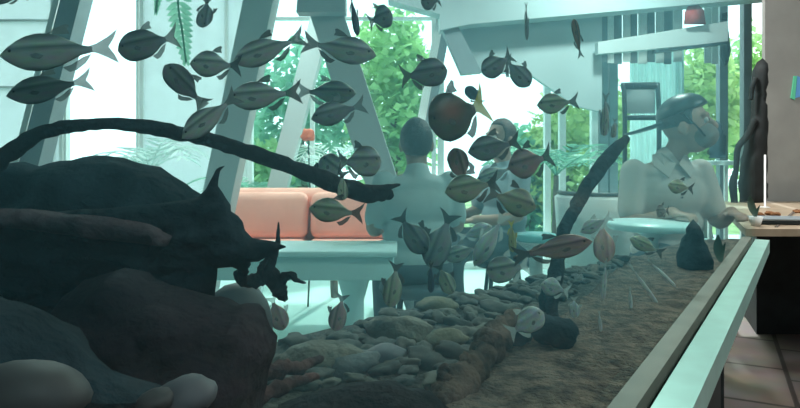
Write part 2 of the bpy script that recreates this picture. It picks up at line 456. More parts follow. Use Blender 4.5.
lo_ = obj('ledge', lb, M['mauvewood'], stump); lo_['label'] = 'mauve streaked ledge'
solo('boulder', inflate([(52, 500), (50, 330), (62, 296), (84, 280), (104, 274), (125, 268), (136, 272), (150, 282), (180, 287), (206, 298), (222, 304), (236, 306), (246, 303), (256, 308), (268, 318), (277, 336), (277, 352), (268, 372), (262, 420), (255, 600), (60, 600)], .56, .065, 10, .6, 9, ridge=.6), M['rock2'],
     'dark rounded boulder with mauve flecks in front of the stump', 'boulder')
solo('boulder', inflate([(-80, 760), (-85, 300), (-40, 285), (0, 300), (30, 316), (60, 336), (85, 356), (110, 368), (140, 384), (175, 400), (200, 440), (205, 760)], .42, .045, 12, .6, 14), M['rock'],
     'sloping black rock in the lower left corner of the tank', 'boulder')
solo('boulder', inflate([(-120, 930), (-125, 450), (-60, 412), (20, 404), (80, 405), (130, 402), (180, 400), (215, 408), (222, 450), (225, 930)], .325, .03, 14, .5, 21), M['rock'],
     'low black ledge of rock right against the front pane', 'boulder')
def stone(c, r, rot=0, tilt=0, rough=.15, seed=0):
    bm = bmesh.new(); bmesh.ops.create_icosphere(bm, subdivisions=3, radius=1)
    for v in bm.verts:
        v.co *= 1+rough*noise.fractal(v.co*1.3+Vector((seed*3.1, 0, 0)), 1, 2, 3)
        v.co = Vector((v.co.x*r[0], v.co.y*r[1], v.co.z*r[2]))
    bm.transform(Matrix.Translation(Vector(c)) @ Matrix.Rotation(rot, 4, 'Z') @ Matrix.Rotation(tilt, 4, 'Y'))
    return bm
c = P(30, 393, .325); solo('stone', stone(c, (.030, .022, .0155), 0, .08, .06, 2), M['smooth'], 'flat grey glass reflection shaped as a stone in the lower left corner on the rock ledge', 'stone')  # grey reflection in the front glass, modelled as a solid stone
c = P(186, 396, .33); solo('stone', stone(c, (.016, .014, .010), 0, -.2, .1, 4), M['pale_stone_and_reflection'], 'small pale glass reflection shaped as a stone near the bottom edge on the rock ledge', 'stone')  # pale round reflection in the front glass, modelled as two small stones
c = P(156, 401, .32); solo('stone', stone(c, (.010, .010, .006), 0, -.2, .1, 5), M['smooth'], 'little grey glass reflection shaped as a stone beside the pale one on the ledge', 'stone')
c = P(232, 338, 1.06); solo('stone', stone(c, (.066, .05, .092), 0, .2, .05, 6), M['smooth'], 'smooth grey egg shaped stone half hidden behind the driftwood stump', 'stone')
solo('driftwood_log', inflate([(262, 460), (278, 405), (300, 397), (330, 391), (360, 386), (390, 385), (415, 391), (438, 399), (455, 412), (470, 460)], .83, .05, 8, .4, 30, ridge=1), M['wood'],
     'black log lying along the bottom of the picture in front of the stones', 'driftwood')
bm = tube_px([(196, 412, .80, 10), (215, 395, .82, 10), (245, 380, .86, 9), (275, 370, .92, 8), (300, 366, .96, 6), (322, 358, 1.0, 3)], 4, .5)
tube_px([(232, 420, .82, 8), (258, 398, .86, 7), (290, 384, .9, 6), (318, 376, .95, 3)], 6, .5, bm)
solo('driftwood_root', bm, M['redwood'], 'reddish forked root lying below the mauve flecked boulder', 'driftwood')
# arching branch
bm = tube_px([(-60, 215, .74, 11), (-20, 178, .74, 10), (10, 153, .75, 9), (40, 134, .76, 7.5), (75, 126, .78, 6.5), (110, 123.5, .80, 6), (150, 127.5, .83, 7.5), (183, 134, .86, 7.5), (220, 143, .89, 7.5), (260, 156, .92, 7.5), (300, 170, .95, 8.5), (335, 184, .98, 9), (362, 193, 1.0, 10), (385, 193, 1.02, 8), (392, 198, 1.02, 3)], 2, .22, n=12)
arch = solo('driftwood_branch', bm, M['wood'], 'long dark branch arching over the big boulder to mid tank', 'driftwood')
bm = tube_px([(372, 190, 1.0, 4), (388, 187, 1.01, 3.2), (400, 184.5, 1.02, 1)], 3, .2); obj('twig', bm, M['wood'], arch)
bm = tube_px([(318, 176, .97, 4), (316, 168, .97, 3), (318, 163, .97, 1)], 3, .2); obj('twig', bm, M['wood'], arch)
# little snag in front of the salmon sofa
bm = tube_px([(238, 272, .84, 5), (243, 281, .85, 6), (258, 280, .86, 7), (268, 276, .87, 9), (276, 284, .87, 9), (281, 293, .87, 7), (286, 301, .87, 2)], 5, .3)
snag = obj('branch', bm, M['wood'], stump); snag['label'] = 'small jagged branch with thin spikes'
for k, pts in enumerate(([(268, 276, .87, 6), (272, 262, .87, 4.5), (276, 250, .87, 3.5), (278, 238, .87, 2.5), (278.5, 222, .87, .8)],
                         [(276, 285, .87, 7), (285, 277, .87, 5), (292, 275, .87, 4), (296, 280, .87, 3), (306, 283, .87, .8)],
                         [(258, 280, .86, 4), (262, 266, .86, 3.5), (268, 257, .86, 2)],
                         [(245, 262, .69, 5), (243, 271, .76, 5), (243, 281, .85, 5)])):
    obj('twig', tube_px(pts, k, .3), M['wood'], snag)
# right-hand branch
bm = tube_px([(552, 318, 1.52, 6), (553, 296, 1.55, 7), (556, 272, 1.6, 7.5), (560, 250, 1.64, 7), (566, 226, 1.68, 6), (577, 205, 1.74, 7), (594, 177, 1.8, 7), (612, 153, 1.86, 6.5), (627, 138, 1.9, 4)], 8, .25, n=12)
br = solo('driftwood_branch', bm, M['wood'], 'dark leaning branch rising from the sand before the man in white', 'driftwood')
bm = tube_px([(560, 250, 1.63, 5), (545, 248, 1.6, 5), (530, 254, 1.58, 4), (514, 258, 1.56, 1.5)], 9, .25); obj('twig', bm, M['brownwood'], br)
# brown knobbly log between stones and sand
bm = tube_px([(441, 408, 1.0, 9), (450, 392, 1.04, 15), (468, 376, 1.1, 14), (480, 362, 1.14, 12), (490, 346, 1.2, 14), (500, 331, 1.28, 12), (512, 318, 1.36, 7), (520, 310, 1.42, 2)], 12, .55, n=14)
lg = solo('driftwood_log', bm, M['brownwood'], 'brown knobbly log lying between the stones and the sand', 'driftwood')
bm = tube_px([(448, 388, 1.05, 9), (443, 375, 1.05, 7), (446, 364, 1.06, 3)], 5, .5, n=10); obj('stub', bm, M['brownwood'], lg)
bm = tube_px([(470, 372, 1.1, 7), (463, 362, 1.11, 5), (466, 352, 1.12, 2)], 5, .5, n=10); obj('stub', bm, M['brownwood'], lg)
def on_bed(px, py): 
    g = G(px, py); return Vector((g.x, g.y, SAND))
c = on_bed(556, 344); solo('stone', stone(c+Vector((0, 0, .022)), (.045, .04, .034), .4, .2, .4, 13), M['rock'], 'dark rough rock behind the brown log at the edge of the sand', 'stone')
c = on_bed(515, 343); solo('stone', stone(c+Vector((0, 0, .02)), (.032, .03, .026), .4, .2, .4, 16), M['rock'], 'small black rock touching the brown log under the pale fish', 'stone')
c = on_bed(548, 310); solo('stone', stone(c+Vector((0, 0, .03)), (.022, .022, .05), .4, .1, .35, 17), M['rock'], 'black upright rock at the foot of the leaning branch', 'stone')
c = on_bed(694, 268); bm = bmesh.new(); solo('stone', inflate([(677, 272), (680, 250), (686, 236), (688, 226), (694, 219), (700, 226), (704, 240), (710, 254), (713, 270), (700, 274)], 2.17, .05, 5, .4, 41), M['rock'],
     'pointed dark rock standing at the far end of the sand', 'stone')
# named stones, then the many
for px, py, r, m_, lab in ((400, 338, (.075, .045, .03), 'slab', 'large pale tan slab of stone at the back glass'),
                           (446, 347, (.048, .035, .024), 'ystone', 'rounded yellowish stone beside the brown log'),
                           (352, 371, (.055, .04, .022), 'bluestone', 'flat bluish grey stone above the black log'),
                           (437, 311, (.055, .04, .022), 'ystone', 'tan wedge stone lying on the crest by the back glass'),
                           (322, 365, (.075, .06, .028), 'slab', 'broad low tan stone nearest the mauve flecked boulder'),
                           (385, 362, (.04, .03, .02), 'pale_stone_and_reflection', 'pale bluish stone in the middle of the stony slope')):
    c = on_bed(px, py); solo('stone', stone(c+Vector((0, 0, r[2]*.55)), r, random.uniform(-.4, .4), random.uniform(-.15, .15), .25, px), M[m_], lab, 'stone')
    named = globals().setdefault('NAMED', []); named.append((c.x, c.y, max(r[0], r[1])))
protos = []
for k in range(6):
    bm = stone((0, 0, 0), (1, .72, .42), 0, 0, .5, 50+k)
    me = bpy.data.meshes.new('river_stone'); bm.to_mesh(me); bm.free()
    for p in me.polygons: p.use_smooth = True
    me.materials.append(STONES[k % 4]); protos.append(me)
placed = list(NAMED)
region = [(278, 343), (360, 323), (450, 302), (540, 281), (624, 260), (600, 276), (560, 300), (520, 306), (500, 320), (476, 350), (440, 385), (420, 391), (380, 380), (330, 388), (280, 395)]
def in_poly(p, poly):
    c = False; j = len(poly)-1
    for i in range(len(poly)):
        a, b = poly[i], poly[j]
        if (a[1] > p[1]) != (b[1] > p[1]) and p[0] < (b[0]-a[0])*(p[1]-a[1])/(b[1]-a[1])+a[0]: c = not c
        j = i
    return c
cnt = 0; rnd = random.Random(11)
for tries in range(9000):
    if cnt >= 210: break
    x, y = rnd.uniform(-.3, .85), rnd.uniform(.98, 2.4)
    px, py = 400+x/y*F, HY+(CZ-SAND)/y*F
    if not in_poly((px, py), region): continue
    r = rnd.choice((.018, .022, .026, .032, .038))*(1-.15*(y > 1.6))
    if y > back_y(x)-r*1.35-.01: continue
    if any((x-a)**2+(y-b)**2 < ((r+c_)*.72)**2 for a, b, c_ in placed): continue
    placed.append((x, y, r)); cnt += 1
    me = protos[rnd.randrange(6)]
    o = bpy.data.objects.new('river_stone', me); COL.objects.link(o)
    o.location = (x, y, SAND+.002+r*.26); o.scale = (r*rnd.uniform(.9, 1.3), r*rnd.uniform(.8, 1.1), r*rnd.uniform(.9, 1.35))
    o.rotation_euler = (rnd.uniform(-.25, .25), rnd.uniform(-.25, .25), rnd.uniform(0, 6.28))
    tag(o, 'grey brown river stone in the bed of mixed stones along the back glass', 'stone', 'river stones along the back glass')
# pondweed leaf at far end
bm = bmesh.new()
def leaf_blade(bm, base, tip, w, bend=.0, th=.0015, side=Vector((1, 0, 0)), K=8):
    base, tip = Vector(base), Vector(tip); d = tip-base; s = side.normalized(); nrm = d.cross(s).normalized()
    L_, R_, T_ = [], [], []
    for i in range(K+1):
        t = i/K; c = base+d*t+nrm*bend*math.sin(math.pi*t); ww = w*math.sin(math.pi*min(.98, .06+.94*t))**.8*.5
        L_.append(bm.verts.new(c-s*ww)); R_.append(bm.verts.new(c+s*ww)); T_.append(bm.verts.new(c+nrm*(th+ww*.15)))
    for i in range(K):
        bm.faces.new((L_[i], T_[i], T_[i+1], L_[i+1])); bm.faces.new((T_[i], R_[i], R_[i+1], T_[i+1]))
    return bm

# ------------------------------------------------------------------ fish
PT = [0, .04, .1, .18, .28, .4, .52, .65, .78, .88, 1.]
PROF = {'lens': [.05, .24, .46, .70, .90, 1., .96, .80, .50, .27, .15],
        'round': [.10, .40, .64, .84, .97, 1., .98, .88, .62, .34, .17],
        'slim': [.2, .55, .8, .95, 1., 1., .95, .8, .6, .4, .25]}
WID = [.08, .4, .68, .9, 1., 1., .92, .74, .48, .28, .12]
def fish_meshes(kind):
    pr = PROF[kind]; out_ = {}
    bm = bmesh.new(); rings = []; n = 14
    BL = .78
    for t, h, w in zip(PT, pr, WID):
        x = .5-BL*t; up = h*.5; lo = h*.5; ww = w*.13
        zc = .03*(1-abs(2*t-1)) - .02
        rings.append([bm.verts.new((x, ww*math.sin(2*math.pi*k/n)*(1 if True else 0), zc+math.cos(2*math.pi*k/n)*(up if math.cos(2*math.pi*k/n) > 0 else lo))) for k in range(n)])
    for i in range(len(rings)-1):
        for k in range(n): bm.faces.new((rings[i][k], rings[i][(k+1) % n], rings[i+1][(k+1) % n], rings[i+1][k]))
    v = bm.verts.new((.508, 0, -.02))
    for k in range(n): bm.faces.new((rings[0][k], rings[0][(k+1) % n], v))
    bm.faces.new(rings[-1])
    out_['body'] = bm
    def flat(poly, th=.012):
        b = bmesh.new(); prism(b, [Vector((x, -th/2, z)) for x, z in poly], (0, th, 0)); return b
    out_['tail_fin'] = flat([(-.25, .07), (-.32, .13), (-.42, .29), (-.5, .47), (-.47, .25), (-.42, .03), (-.47, -.20), (-.5, -.42), (-.41, -.26), (-.32, -.12), (-.25, -.07)])
    out_['dorsal_fin'] = flat([(.09, .48), (.03, .60), (-.07, .70), (-.10, .65), (-.08, .56), (-.10, .44), (0, .44)])
    out_['anal_fin'] = flat([(-.02, -.44), (-.08, -.57), (-.14, -.53), (-.22, -.36), (-.27, -.14), (-.2, -.2), (-.1, -.38)])
    for s, nm in ((1, 'pl'), (-1, 'pr')):
        b = bmesh.new(); prism(b, [Vector((.24, s*.11, -.08)), Vector((.17, s*.15, -.03)), Vector((.10, s*.18, -.12)), Vector((.14, s*.17, -.2)), Vector((.2, s*.13, -.16))], (0, s*.008, 0)); out_[nm] = b
        b = bmesh.new(); ell(b, (.40, s*.085, .07), (.017, .02, .042), 12); out_['e'+nm] = b
    res = {}
    for k, b in out_.items():
        bmesh.ops.recalc_face_normals(b, faces=b.faces)
        me = bpy.data.meshes.new(k); b.to_mesh(me); b.free()
        if k == 'body' or k[0] == 'e':
            for p in me.polygons: p.use_smooth = True
        me.materials.append(None); res[k] = me
    return res
FMESH = {k: fish_meshes(k) for k in PROF}
def setmat(o, m):
    o.material_slots[0].link = 'OBJECT'; o.material_slots[0].material = m
def fish(label, kind, look, fin, hx, hy, tx, ty, h, fr=.5, yaw=0, group='fish school', name='fish', Y=None, tailm=None):
    pxc = (hx+tx)/2; y0, y1 = yrange(pxc)
    Y = Y or y0+(y1-y0)*fr
    hd, tl = P(hx, hy, Y), P(tx, ty, Y)
    v = hd-tl; Lp = v.length; a = math.radians(yaw)
    fwd = (v.normalized()*math.cos(a)+Vector((0, -1, 0))*math.sin(a)).normalized()
    Lr = Lp/max(.25, math.cos(a))
    up = Vector((-v.z, 0, v.x)).normalized()
    if up.z < 0: up = -up
    side = up.cross(fwd).normalized()
    hm = h/F*Y
    sy = hm if kind != 'round' else hm*.8
    R = Matrix((fwd, side, up)).transposed()
    r = thing(name, label, 'fish', (0, 0, 0), 0, group)
    r.matrix_world = Matrix.Translation((hd+tl)/2) @ R.to_4x4() @ Matrix.Diagonal((Lr, sy, hm, 1))
    ms = FMESH[kind]
    for nm, key, mm in (('body', 'body', FM[look]), ('tail_fin', 'tail_fin', FIN[tailm or fin]), ('dorsal_fin', 'dorsal_fin', FIN[fin]), ('anal_fin', 'anal_fin', FIN[fin]),
                        ('pectoral_fin', 'pl', FIN['q']), ('pectoral_fin', 'pr', FIN['q']), ('eye', 'epl', M['pupil']), ('eye', 'epr', M['pupil'])):
        o = bpy.data.objects.new(nm, ms[key]); COL.objects.link(o); o.parent = r; setmat(o, mm)
    return r

FISH = [
 ('largest grey fish at the upper left, nose touching the left edge', 'lens', 'grey', 'g', 0, 55, 118, 47, 38, .55, 0),
 ('second grey fish just below the largest one at the upper left', 'lens', 'dark', 'g', 10, 96, 90, 79, 28, .6, 8),
 ('plump dark fish swimming left in front of the bright window', 'round', 'dark', 'g', 118, 50, 179, 36, 31, .5, 0),
 ('dark fish tilted steeply, between the plump dark fish and the hanging fern', 'round', 'dark', 'd', 168, 66, 203, 106, 25, .5, 15),
 ('small dark fish seen from behind at the top, right of the hanging fern', 'round', 'dark', 'd', 207, 30, 204, -6, 17, .6, 35),
 ('grey fish whose tail meets the snout of the longer fish on its right', 'lens', 'grey', 'd', 190, 63, 242, 66, 27, .55, 0),
 ('long grey fish with raised tail crossing the tall slanted pillar', 'lens', 'grey', 'd', 233, 62, 306, 36, 27, .5, 0),
 ('grey fish facing right, tail to tail with the long grey fish', 'lens', 'grey', 'd', 376, 55, 302, 42, 28, .6, 0),
 ('silvery grey fish swimming left below the long grey fish', 'lens', 'grey', 'd', 228, 98, 302, 92, 29, .5, 0),
 ('pale grey fish facing right behind the silvery grey fish', 'lens', 'grey', 'g', 356, 93, 296, 91, 24, .7, 0),
 ('dark grey fish under the pale grey fish, tail raised to the right', 'lens', 'dark', 'g', 312, 119, 366, 104, 24, .6, 10),
 ('grey fish climbing at a slant just above the arching branch', 'lens', 'grey', 'g', 183, 138, 238, 94, 25, .45, 5),
 ('small round fish at the top facing right, left of the ceiling beam', 'round', 'dark', 'd', 392, 14, 368, 22, 24, .6, 15),
 ('oval dark fish facing right in front of the bright tree', 'round', 'dark', 'd', 447, 70, 400, 77, 29, .5, 0),
 ('dark fish with upright fins touching a second fish under the grey panel', 'round', 'dark', 'd', 482, 74, 513, 54, 22, .5, 10),
 ('dark fish diving right, back to back with the upright finned fish', 'round', 'dark', 'd', 529, 86, 505, 58, 20, .55, 10),
 ('biggest deep bodied dark fish with a reddish patch and yellow tail', 'round', 'spot', 'd', 429, 124, 488, 103, 49, .45, 8),
 ('small bluish fish just behind the deep bodied dark fish', 'round', 'blue', 'd', 466, 87, 482, 104, 12, .75, 10),
 ('olive fish alone below the green diagonal of leaves', 'lens', 'olive', 'd', 537, 105, 579, 101, 21, .5, 0),
 ('narrow fish hanging vertically with an orange side near the blinds', 'slim', 'orange', 'd', 573, 20, 582, 58, 8, .5, 10),
 ('very thin dark fish hanging vertically against the grey panel', 'slim', 'dark', 'g', 527, 40, 526, 2, 4, .5, 0),
 ('dark fish with a curled up tail beside the brown haired person', 'lens', 'dark', 'd', 468, 152, 521, 141, 26, .5, 0),
 ('brownish grey fish facing left, right of the curled tail fish', 'lens', 'red', 'd', 508, 168, 553, 155, 31, .5, 0),
 ('olive grey fish facing left with tail on the fish at its right', 'lens', 'olive', 'd', 445, 192, 500, 182, 29, .45, 0),
 ('olive grey fish facing right, tail touching the olive grey fish', 'lens', 'olive', 'd', 536, 208, 486, 192, 29, .5, 0),
 ('dark reddish fish pointing up between two people', 'round', 'red', 'd', 454, 148, 466, 188, 21, .5, 10),
 ('round grey fish facing right above the end of the arching branch', 'round', 'grey', 'd', 381, 161, 337, 162, 31, .5, 0),
 ('dim fish behind the round grey fish, facing left', 'round', 'grey', 'd', 321, 158, 346, 178, 24, .7, 10),
 ('narrow fish facing the viewer on the arching branch', 'slim', 'olive', 'd', 343, 200, 342, 172, 11, .45, 10),
 ('olive leaf shaped fish in front of the salmon sofa', 'lens', 'olive', 'd', 309, 208, 364, 214, 25, .4, 0),
 ('dark fish diving with head down in front of the cyan floor', 'round', 'olive', 'd', 390, 306, 397, 262, 19, .6, 10),
 ('reddish fish diving head down just above the stones', 'round', 'red', 'd', 335, 330, 343, 294, 18, .8, 10),
 ('pinkish fish half hidden behind the mauve flecked boulder', 'round', 'pink', 'p', 284, 329, 270, 296, 19, .75, 10),
 ('dark teal fish diving beside the base of the slanted pillar', 'round', 'dark', 'd', 426, 252, 398, 214, 24, .7, 10),
 ('larger dark teal fish diving under the olive grey fish', 'round', 'dark', 'd', 429, 266, 452, 212, 28, .75, 10),
 ('thin dark blue fish hanging below the dark teal fish', 'slim', 'blue', 'd', 431, 292, 431, 262, 7, .6, 10),
 ('small olive fish with head down left of the pale round fish', 'round', 'olive', 'd', 452, 293, 438, 264, 16, .7, 10),
 ('pale silvery fish with a raised tail in the middle of the tank', 'lens', 'white', 'p', 474, 266, 506, 212, 19, .7, 0),
 ('pale round fish with a dark outline above the stones', 'round', 'grey', 'p', 487, 272, 530, 265, 27, .55, 0),
 ('long dark fish with a reddish back across the leaning branch', 'lens', 'red', 'd', 592, 241, 512, 257, 24, .35, 0),
 ('pale grey disc shaped fish hovering over the brown log', 'round', 'pale', 'p', 543, 312, 508, 334, 26, .42, 0),
 ('pale grey fish with angular fins beside the foot of the leaning branch', 'lens', 'pale', 'p', 541, 284, 570, 292, 19, .5, 0),
 ('small whitish fish low over the sand', 'round', 'pale', 'p', 575, 318, 574, 296, 11, .5, 0),
 ('peach coloured fish head down before the white shirt', 'round', 'pink', 'p', 604, 262, 603, 218, 22, .5, 10),
 ('dark olive fish near the white round table', 'lens', 'olive', 'd', 630, 238, 664, 254, 15, .55, 0),
 ('dark little fish in front of the white shirt chest', 'lens', 'olive', 'd', 668, 185, 694, 189, 15, .5, 0),
 ('tiny dark fish just above the white round table', 'round', 'dark', 'd', 656, 211, 669, 211, 13, .5, 0),
 ('slim grey fish hanging left of the dark rectangular chair back', 'slim', 'grey', 'g', 604, 136, 606, 92, 9, .5, 0),
 ('very small pale fish under the slim grey hanging fish', 'slim', 'grey', 'g', 613, 138, 615, 118, 6, .5, 0),
 ('dark fish cut off by the top edge above the bright tree', 'round', 'dark', 'd', 421, 2, 441, 0, 18, .5, 0),
 ('thin blue black fish hanging from the top edge by the pillar', 'slim', 'blue', 'd', 358, 36, 350, -8, 7, .5, 10),
 ('translucent grey fish left of the peach coloured fish', 'lens', 'pale', 'p', 580, 232, 612, 216, 14, .5, 0),
 ('dark fish cut off by the top left corner', 'lens', 'dark', 'd', -14, 0, 28, -4, 12, .5, 0),
 ('dim grey fish between the curled tail fish and the olive grey pair', 'lens', 'grey', 'g', 476, 181, 516, 166, 16, .85, 0),
 ('pale fish tilted under the olive grey pair', 'lens', 'pale', 'p', 492, 226, 458, 238, 15, .85, 0),
 ('teal grey fish left of the pale silvery fish', 'lens', 'grey', 'g', 444, 258, 482, 246, 18, .85, 0),
]
FISH.append(('narrow yellowish fish hanging upright left of the round cyan table', 'slim', 'yellow', 'y', 513, 252, 511, 220, 8, .6, 0))
for f in FISH:
    t = 'y' if 'yellow tail' in f[0] else None
    fish(*f[:11], tailm=t)
for hx, hy, tx, ty, h, fr, lab in ((603, 300, 606, 258, 5, .45, 'thin white light streak shaped as a fish, upright over the sand, tallest of the thin ones'),
                                   (601, 332, 599, 310, 4, .4, 'thin white light streak shaped as a fish, lowest over the sand'),
                                   (631, 310, 630, 286, 4, .45, 'thin white upright light streak shaped as a fish, nearer the front rail'),
                                   (659, 306, 628, 262, 4, .45, 'thin white light streak shaped as a fish, slanting down in front of the dark olive fish'),
                                   (676, 287, 646, 258, 4, .45, 'thin white slanting light streak shaped as a fish, closest to the pointed dark rock')):
    fish(lab, 'slim', 'white', 'p', hx, hy, tx, ty, h, fr, 0, group='thin white light streaks over the sand')  # streaks of reflected light, modelled as thin white fish

# ------------------------------------------------------------------ cafe shell
YB = 6.2
bm = bmesh.new(); box(bm, (0, 3.0, -.05), (12, 11.4, .1)); fl = struct('floor', bm, M['tile'], 'pale cafe floor')
def plan_prism(name, pts, z, h, m, label): 
    bm = bmesh.new(); prism(bm, [(x, y, z) for x, y in pts], (0, 0, h)); return struct(name, bm, m, label)
plan_prism('floor_planks', [(-.72, -2.6), (5.9, -2.6), (5.9, 5.9), (2.0, 5.9), (1.9, 4.2), (1.0, 2.6), (.2, 1.6), (-.72, -.6)], .001, .012, M['plank'], 'brown plank floor on the near side of the tank')
bm = bmesh.new(); box(bm, (0, 1.8, 3.05), (12, 9.0, .1)); struct('ceiling', bm, M['ceil'], 'pale grey ceiling')
bm = bmesh.new(); box(bm, (-5.95, 2.0, 1.5), (.1, 9.2, 3)); struct('wall_left', bm, M['wall'])
bm = bmesh.new(); box(bm, (5.95, 2.0, 1.5), (.1, 9.2, 3)); struct('wall_right', bm, M['wall'])
bm = bmesh.new(); box(bm, (0, -2.65, 1.5), (12, .1, 3)); struct('wall_near', bm, M['wall'])
def window(n, px0, px1, label, pane, vbars=(), hbars=(), fm='mullion', w=5):
    """floor-to-ceiling window between two columns of the facade, at YB"""
    z0, z1 = .05, 3.0; x0, x1 = (px0-400)/F*YB, (px1-400)/F*YB
    r = bpy.data.objects.new('window_%d' % n, None); COL.objects.link(r); r['kind'] = 'structure'; r['label'] = label
    bm = bmesh.new(); box(bm, ((x0+x1)/2, YB+.04, (z0+z1)/2), (x1-x0-.01, .012, z1-z0)); obj('pane', bm, pane, r, False)
    bm = bmesh.new(); t = w/F*YB
    for x in [x0+t/2, x1-t/2]+[(p-400)/F*YB for p in vbars]: box(bm, (x, YB+.04, (z0+z1)/2), (t, .08, z1-z0))
    for z in [z0, z1-t/2]+[CZ-(p-HY)/F*YB for p in hbars]: box(bm, ((x0+x1)/2, YB+.04, z), (x1-x0-2*t, .06, t*.7))
    obj('window_frame', bm, M[fm], r, False)
window(1, -120, 62, 'frosted pale blue window at the far left', M['frost'], (52,), (87, 20), 'white', 3)
window(2, 64, 138, 'bright clear window left of the fern', M['pane'], (), (), 'white', 2)
window(3, 140, 246, 'milky window behind the hanging fern', M['frost'], (226,), (), 'white', 3)
window(4, 248, 436, 'clear window with the bright tree outside', M['pane'], (312,), (18,), 'white', 4)
window(5, 438, 598, 'clear window behind the people', M['pane'], (548, 563), (), 'white', 6)
window(6, 600, 775, 'clear window with grey mullions on the right', M['pane'], (614, 672, 724, 748), (), 'mullion', 8)
plan_prism('wall_back', [((-120-400)/F*YB, YB), (-5.9, YB), (-5.9, YB+.1), ((-120-400)/F*YB, YB+.1)], 0, 3, M['white'], 'white wall left of the windows')
plan_prism('wall_back', [(375/F*YB, YB), (5.9, YB), (5.9, YB+.1), (375/F*YB, YB+.1)], 0, 3, M['column'], 'grey wall right of the windows')
bm = bmesh.new(); box(bm, (0, YB+.05, .03), (9.6, .14, .06)); struct('baseboard_back', bm, M['white'])

# slanted pillars, each a solid beam from floor to ceiling
def pillar(x0, y0, x1, y1, w, Y, depth, label, m='pillar'):
    a, b = P(x0, y0, Y), P(x1, y1, Y); k = (b.x-a.x)/(b.z-a.z)
    wt = w/F*Y/2
    def xz(z): return a.x+k*(z-a.z)
    bm = bmesh.new()
    prism(bm, [(xz(3)-wt, Y, 3), (xz(3)+wt, Y, 3), (xz(0)+wt, Y, 0), (xz(0)-wt, Y, 0)], (0, depth, 0))
    return struct('pillar', bm, M[m], label)
pillar(70, 0, 27, 170, 20, 3.62, .14, 'slanted dark edged pillar at the far left', 'mullion')
pillar(56, 0, 13, 170, 6, 3.72, .10, 'narrow white slanted post beside the far left pillar', 'white')
pillar(258, 0, 216, 200, 30, 3.62, .16, 'slanted grey pillar crossing behind the long grey fish')
pillar(322, 0, 420, 300, 34, 3.62, .14, 'slanted grey pillar leaning the other way, right of the sofa')
pillar(322, 10, 276, 190, 20, 5.0, .14, 'pale far pillar between the two leaning pillars')
pillar(438, 30, 404, 215, 8, 5.5, .10, 'thin white slanted post behind the oval dark fish', 'white')
pillar(446, 30, 412, 215, 8, 5.5, .12, 'thin grey slanted post beside the white one', 'mullion')
struct('beam', ppx([(388, 0), (440, 14), (440, 30), (470, 24), (800, -5), (800, -45), (388, -25)], 5.2, .2), M['panel'], 'grey ceiling beam across the middle')
struct('trim_1', ppx([(440, 24), (458, 26), (482, 72), (462, 74)], 5.25, .14), M['mullion'], 'dark slanted brace under the beam')
struct('wall_panel', ppx([(458, 26), (602, 8), (602, 112), (576, 106), (530, 74), (480, 72)], 5.45, .08), M['panel'], 'grey gable panel under the beam')
struct('trim_2', ppx([(300, -30), (345, -30), (345, 12), (296, 12)], 3.5, .12), M['panel'], 'pale boxed bracket at the head of the pillar')
struct('trim_3', ppx([(598, 42), (728, 21), (728, 42), (598, 54)], 5.3, .08), M['pillar'], 'pale sloping rail under the blinds')
struct('trim_4', ppx([(655, 50), (728, 41), (728, 44), (655, 53)], 5.28, .06), M['dark'], 'thin dark line under the sloping rail')
struct('wall_partition', ppx([(765, -60), (1000, -60), (1000, 203), (765, 203)], 4.75, .04), M['column'], 'broad grey partition at the right edge')
# blind of upright slats
bl = thing('vertical_blind', 'blind of upright grey and white slats at the upper right', 'blind', P(660, 0, 5.6))
for i, (x, w_, m_) in enumerate(((604, 7, 'darkgrey'), (611, 6, 'white'), (618, 8, 'darkgrey'), (627, 8, 'white'), (634, 7, 'darkgrey'), (643, 9, 'white'), (651, 8, 'darkgrey'), (660, 8, 'white'), (668, 7, 'darkgrey'), (678, 9, 'white'), (708, 7, 'white'), (715, 6, 'white'))):
    bm = ppx([(x-w_/2, -60), (x+w_/2, -60), (x+w_/2, 62+(i % 3)), (x-w_/2, 62+(i % 3))], 5.6, .012)
    for v in bm.verts: v.co -= bl.location
    obj('slat', bm, M[m_], bl, False)
bm = ppx([(596, -66), (722, -66), (722, -58), (596, -58)], 5.59, .04)
for v in bm.verts: v.co -= bl.location
obj('head_rail', bm, M['white'], bl, False)
# sheer curtain, with folds
bm = bmesh.new(); n = 60; r0, r1 = [], []
for i in range(n+1):
    px = 630+54*i/n; yy = 5.72+.025*math.sin(i*.9)
    a, b = P(px, 50, yy), P(px, 235, yy); r0.append(a); r1.append(b)
for th in (0, .004):
    pass
va = [bm.verts.new(p) for p in r0]; vb = [bm.verts.new(p) for p in r1]
vc = [bm.verts.new(p+Vector((0, .004, 0))) for p in r0]; vd = [bm.verts.new(p+Vector((0, .004, 0))) for p in r1]
for i in range(n):
    bm.faces.new((va[i], va[i+1], vb[i+1], vb[i])); bm.faces.new((vc[i+1], vc[i], vd[i], vd[i+1]))
cu = thing('curtain', 'sheer white curtain hanging behind the man in the white shirt', 'curtain')
obj('cloth', bm, M['curtain'], cu); obj('curtain_rod', ppx([(626, 46), (688, 46), (688, 49), (626, 49)], 5.70, .03), M['white'], cu, False)
# pennant
solo('pennant', ppx([(692, -2), (704, 10), (706, 24), (685, 24), (686, 12)], 5.24, .02), M['red'], 'dark red pennant hanging in front of the blind', 'pennant')

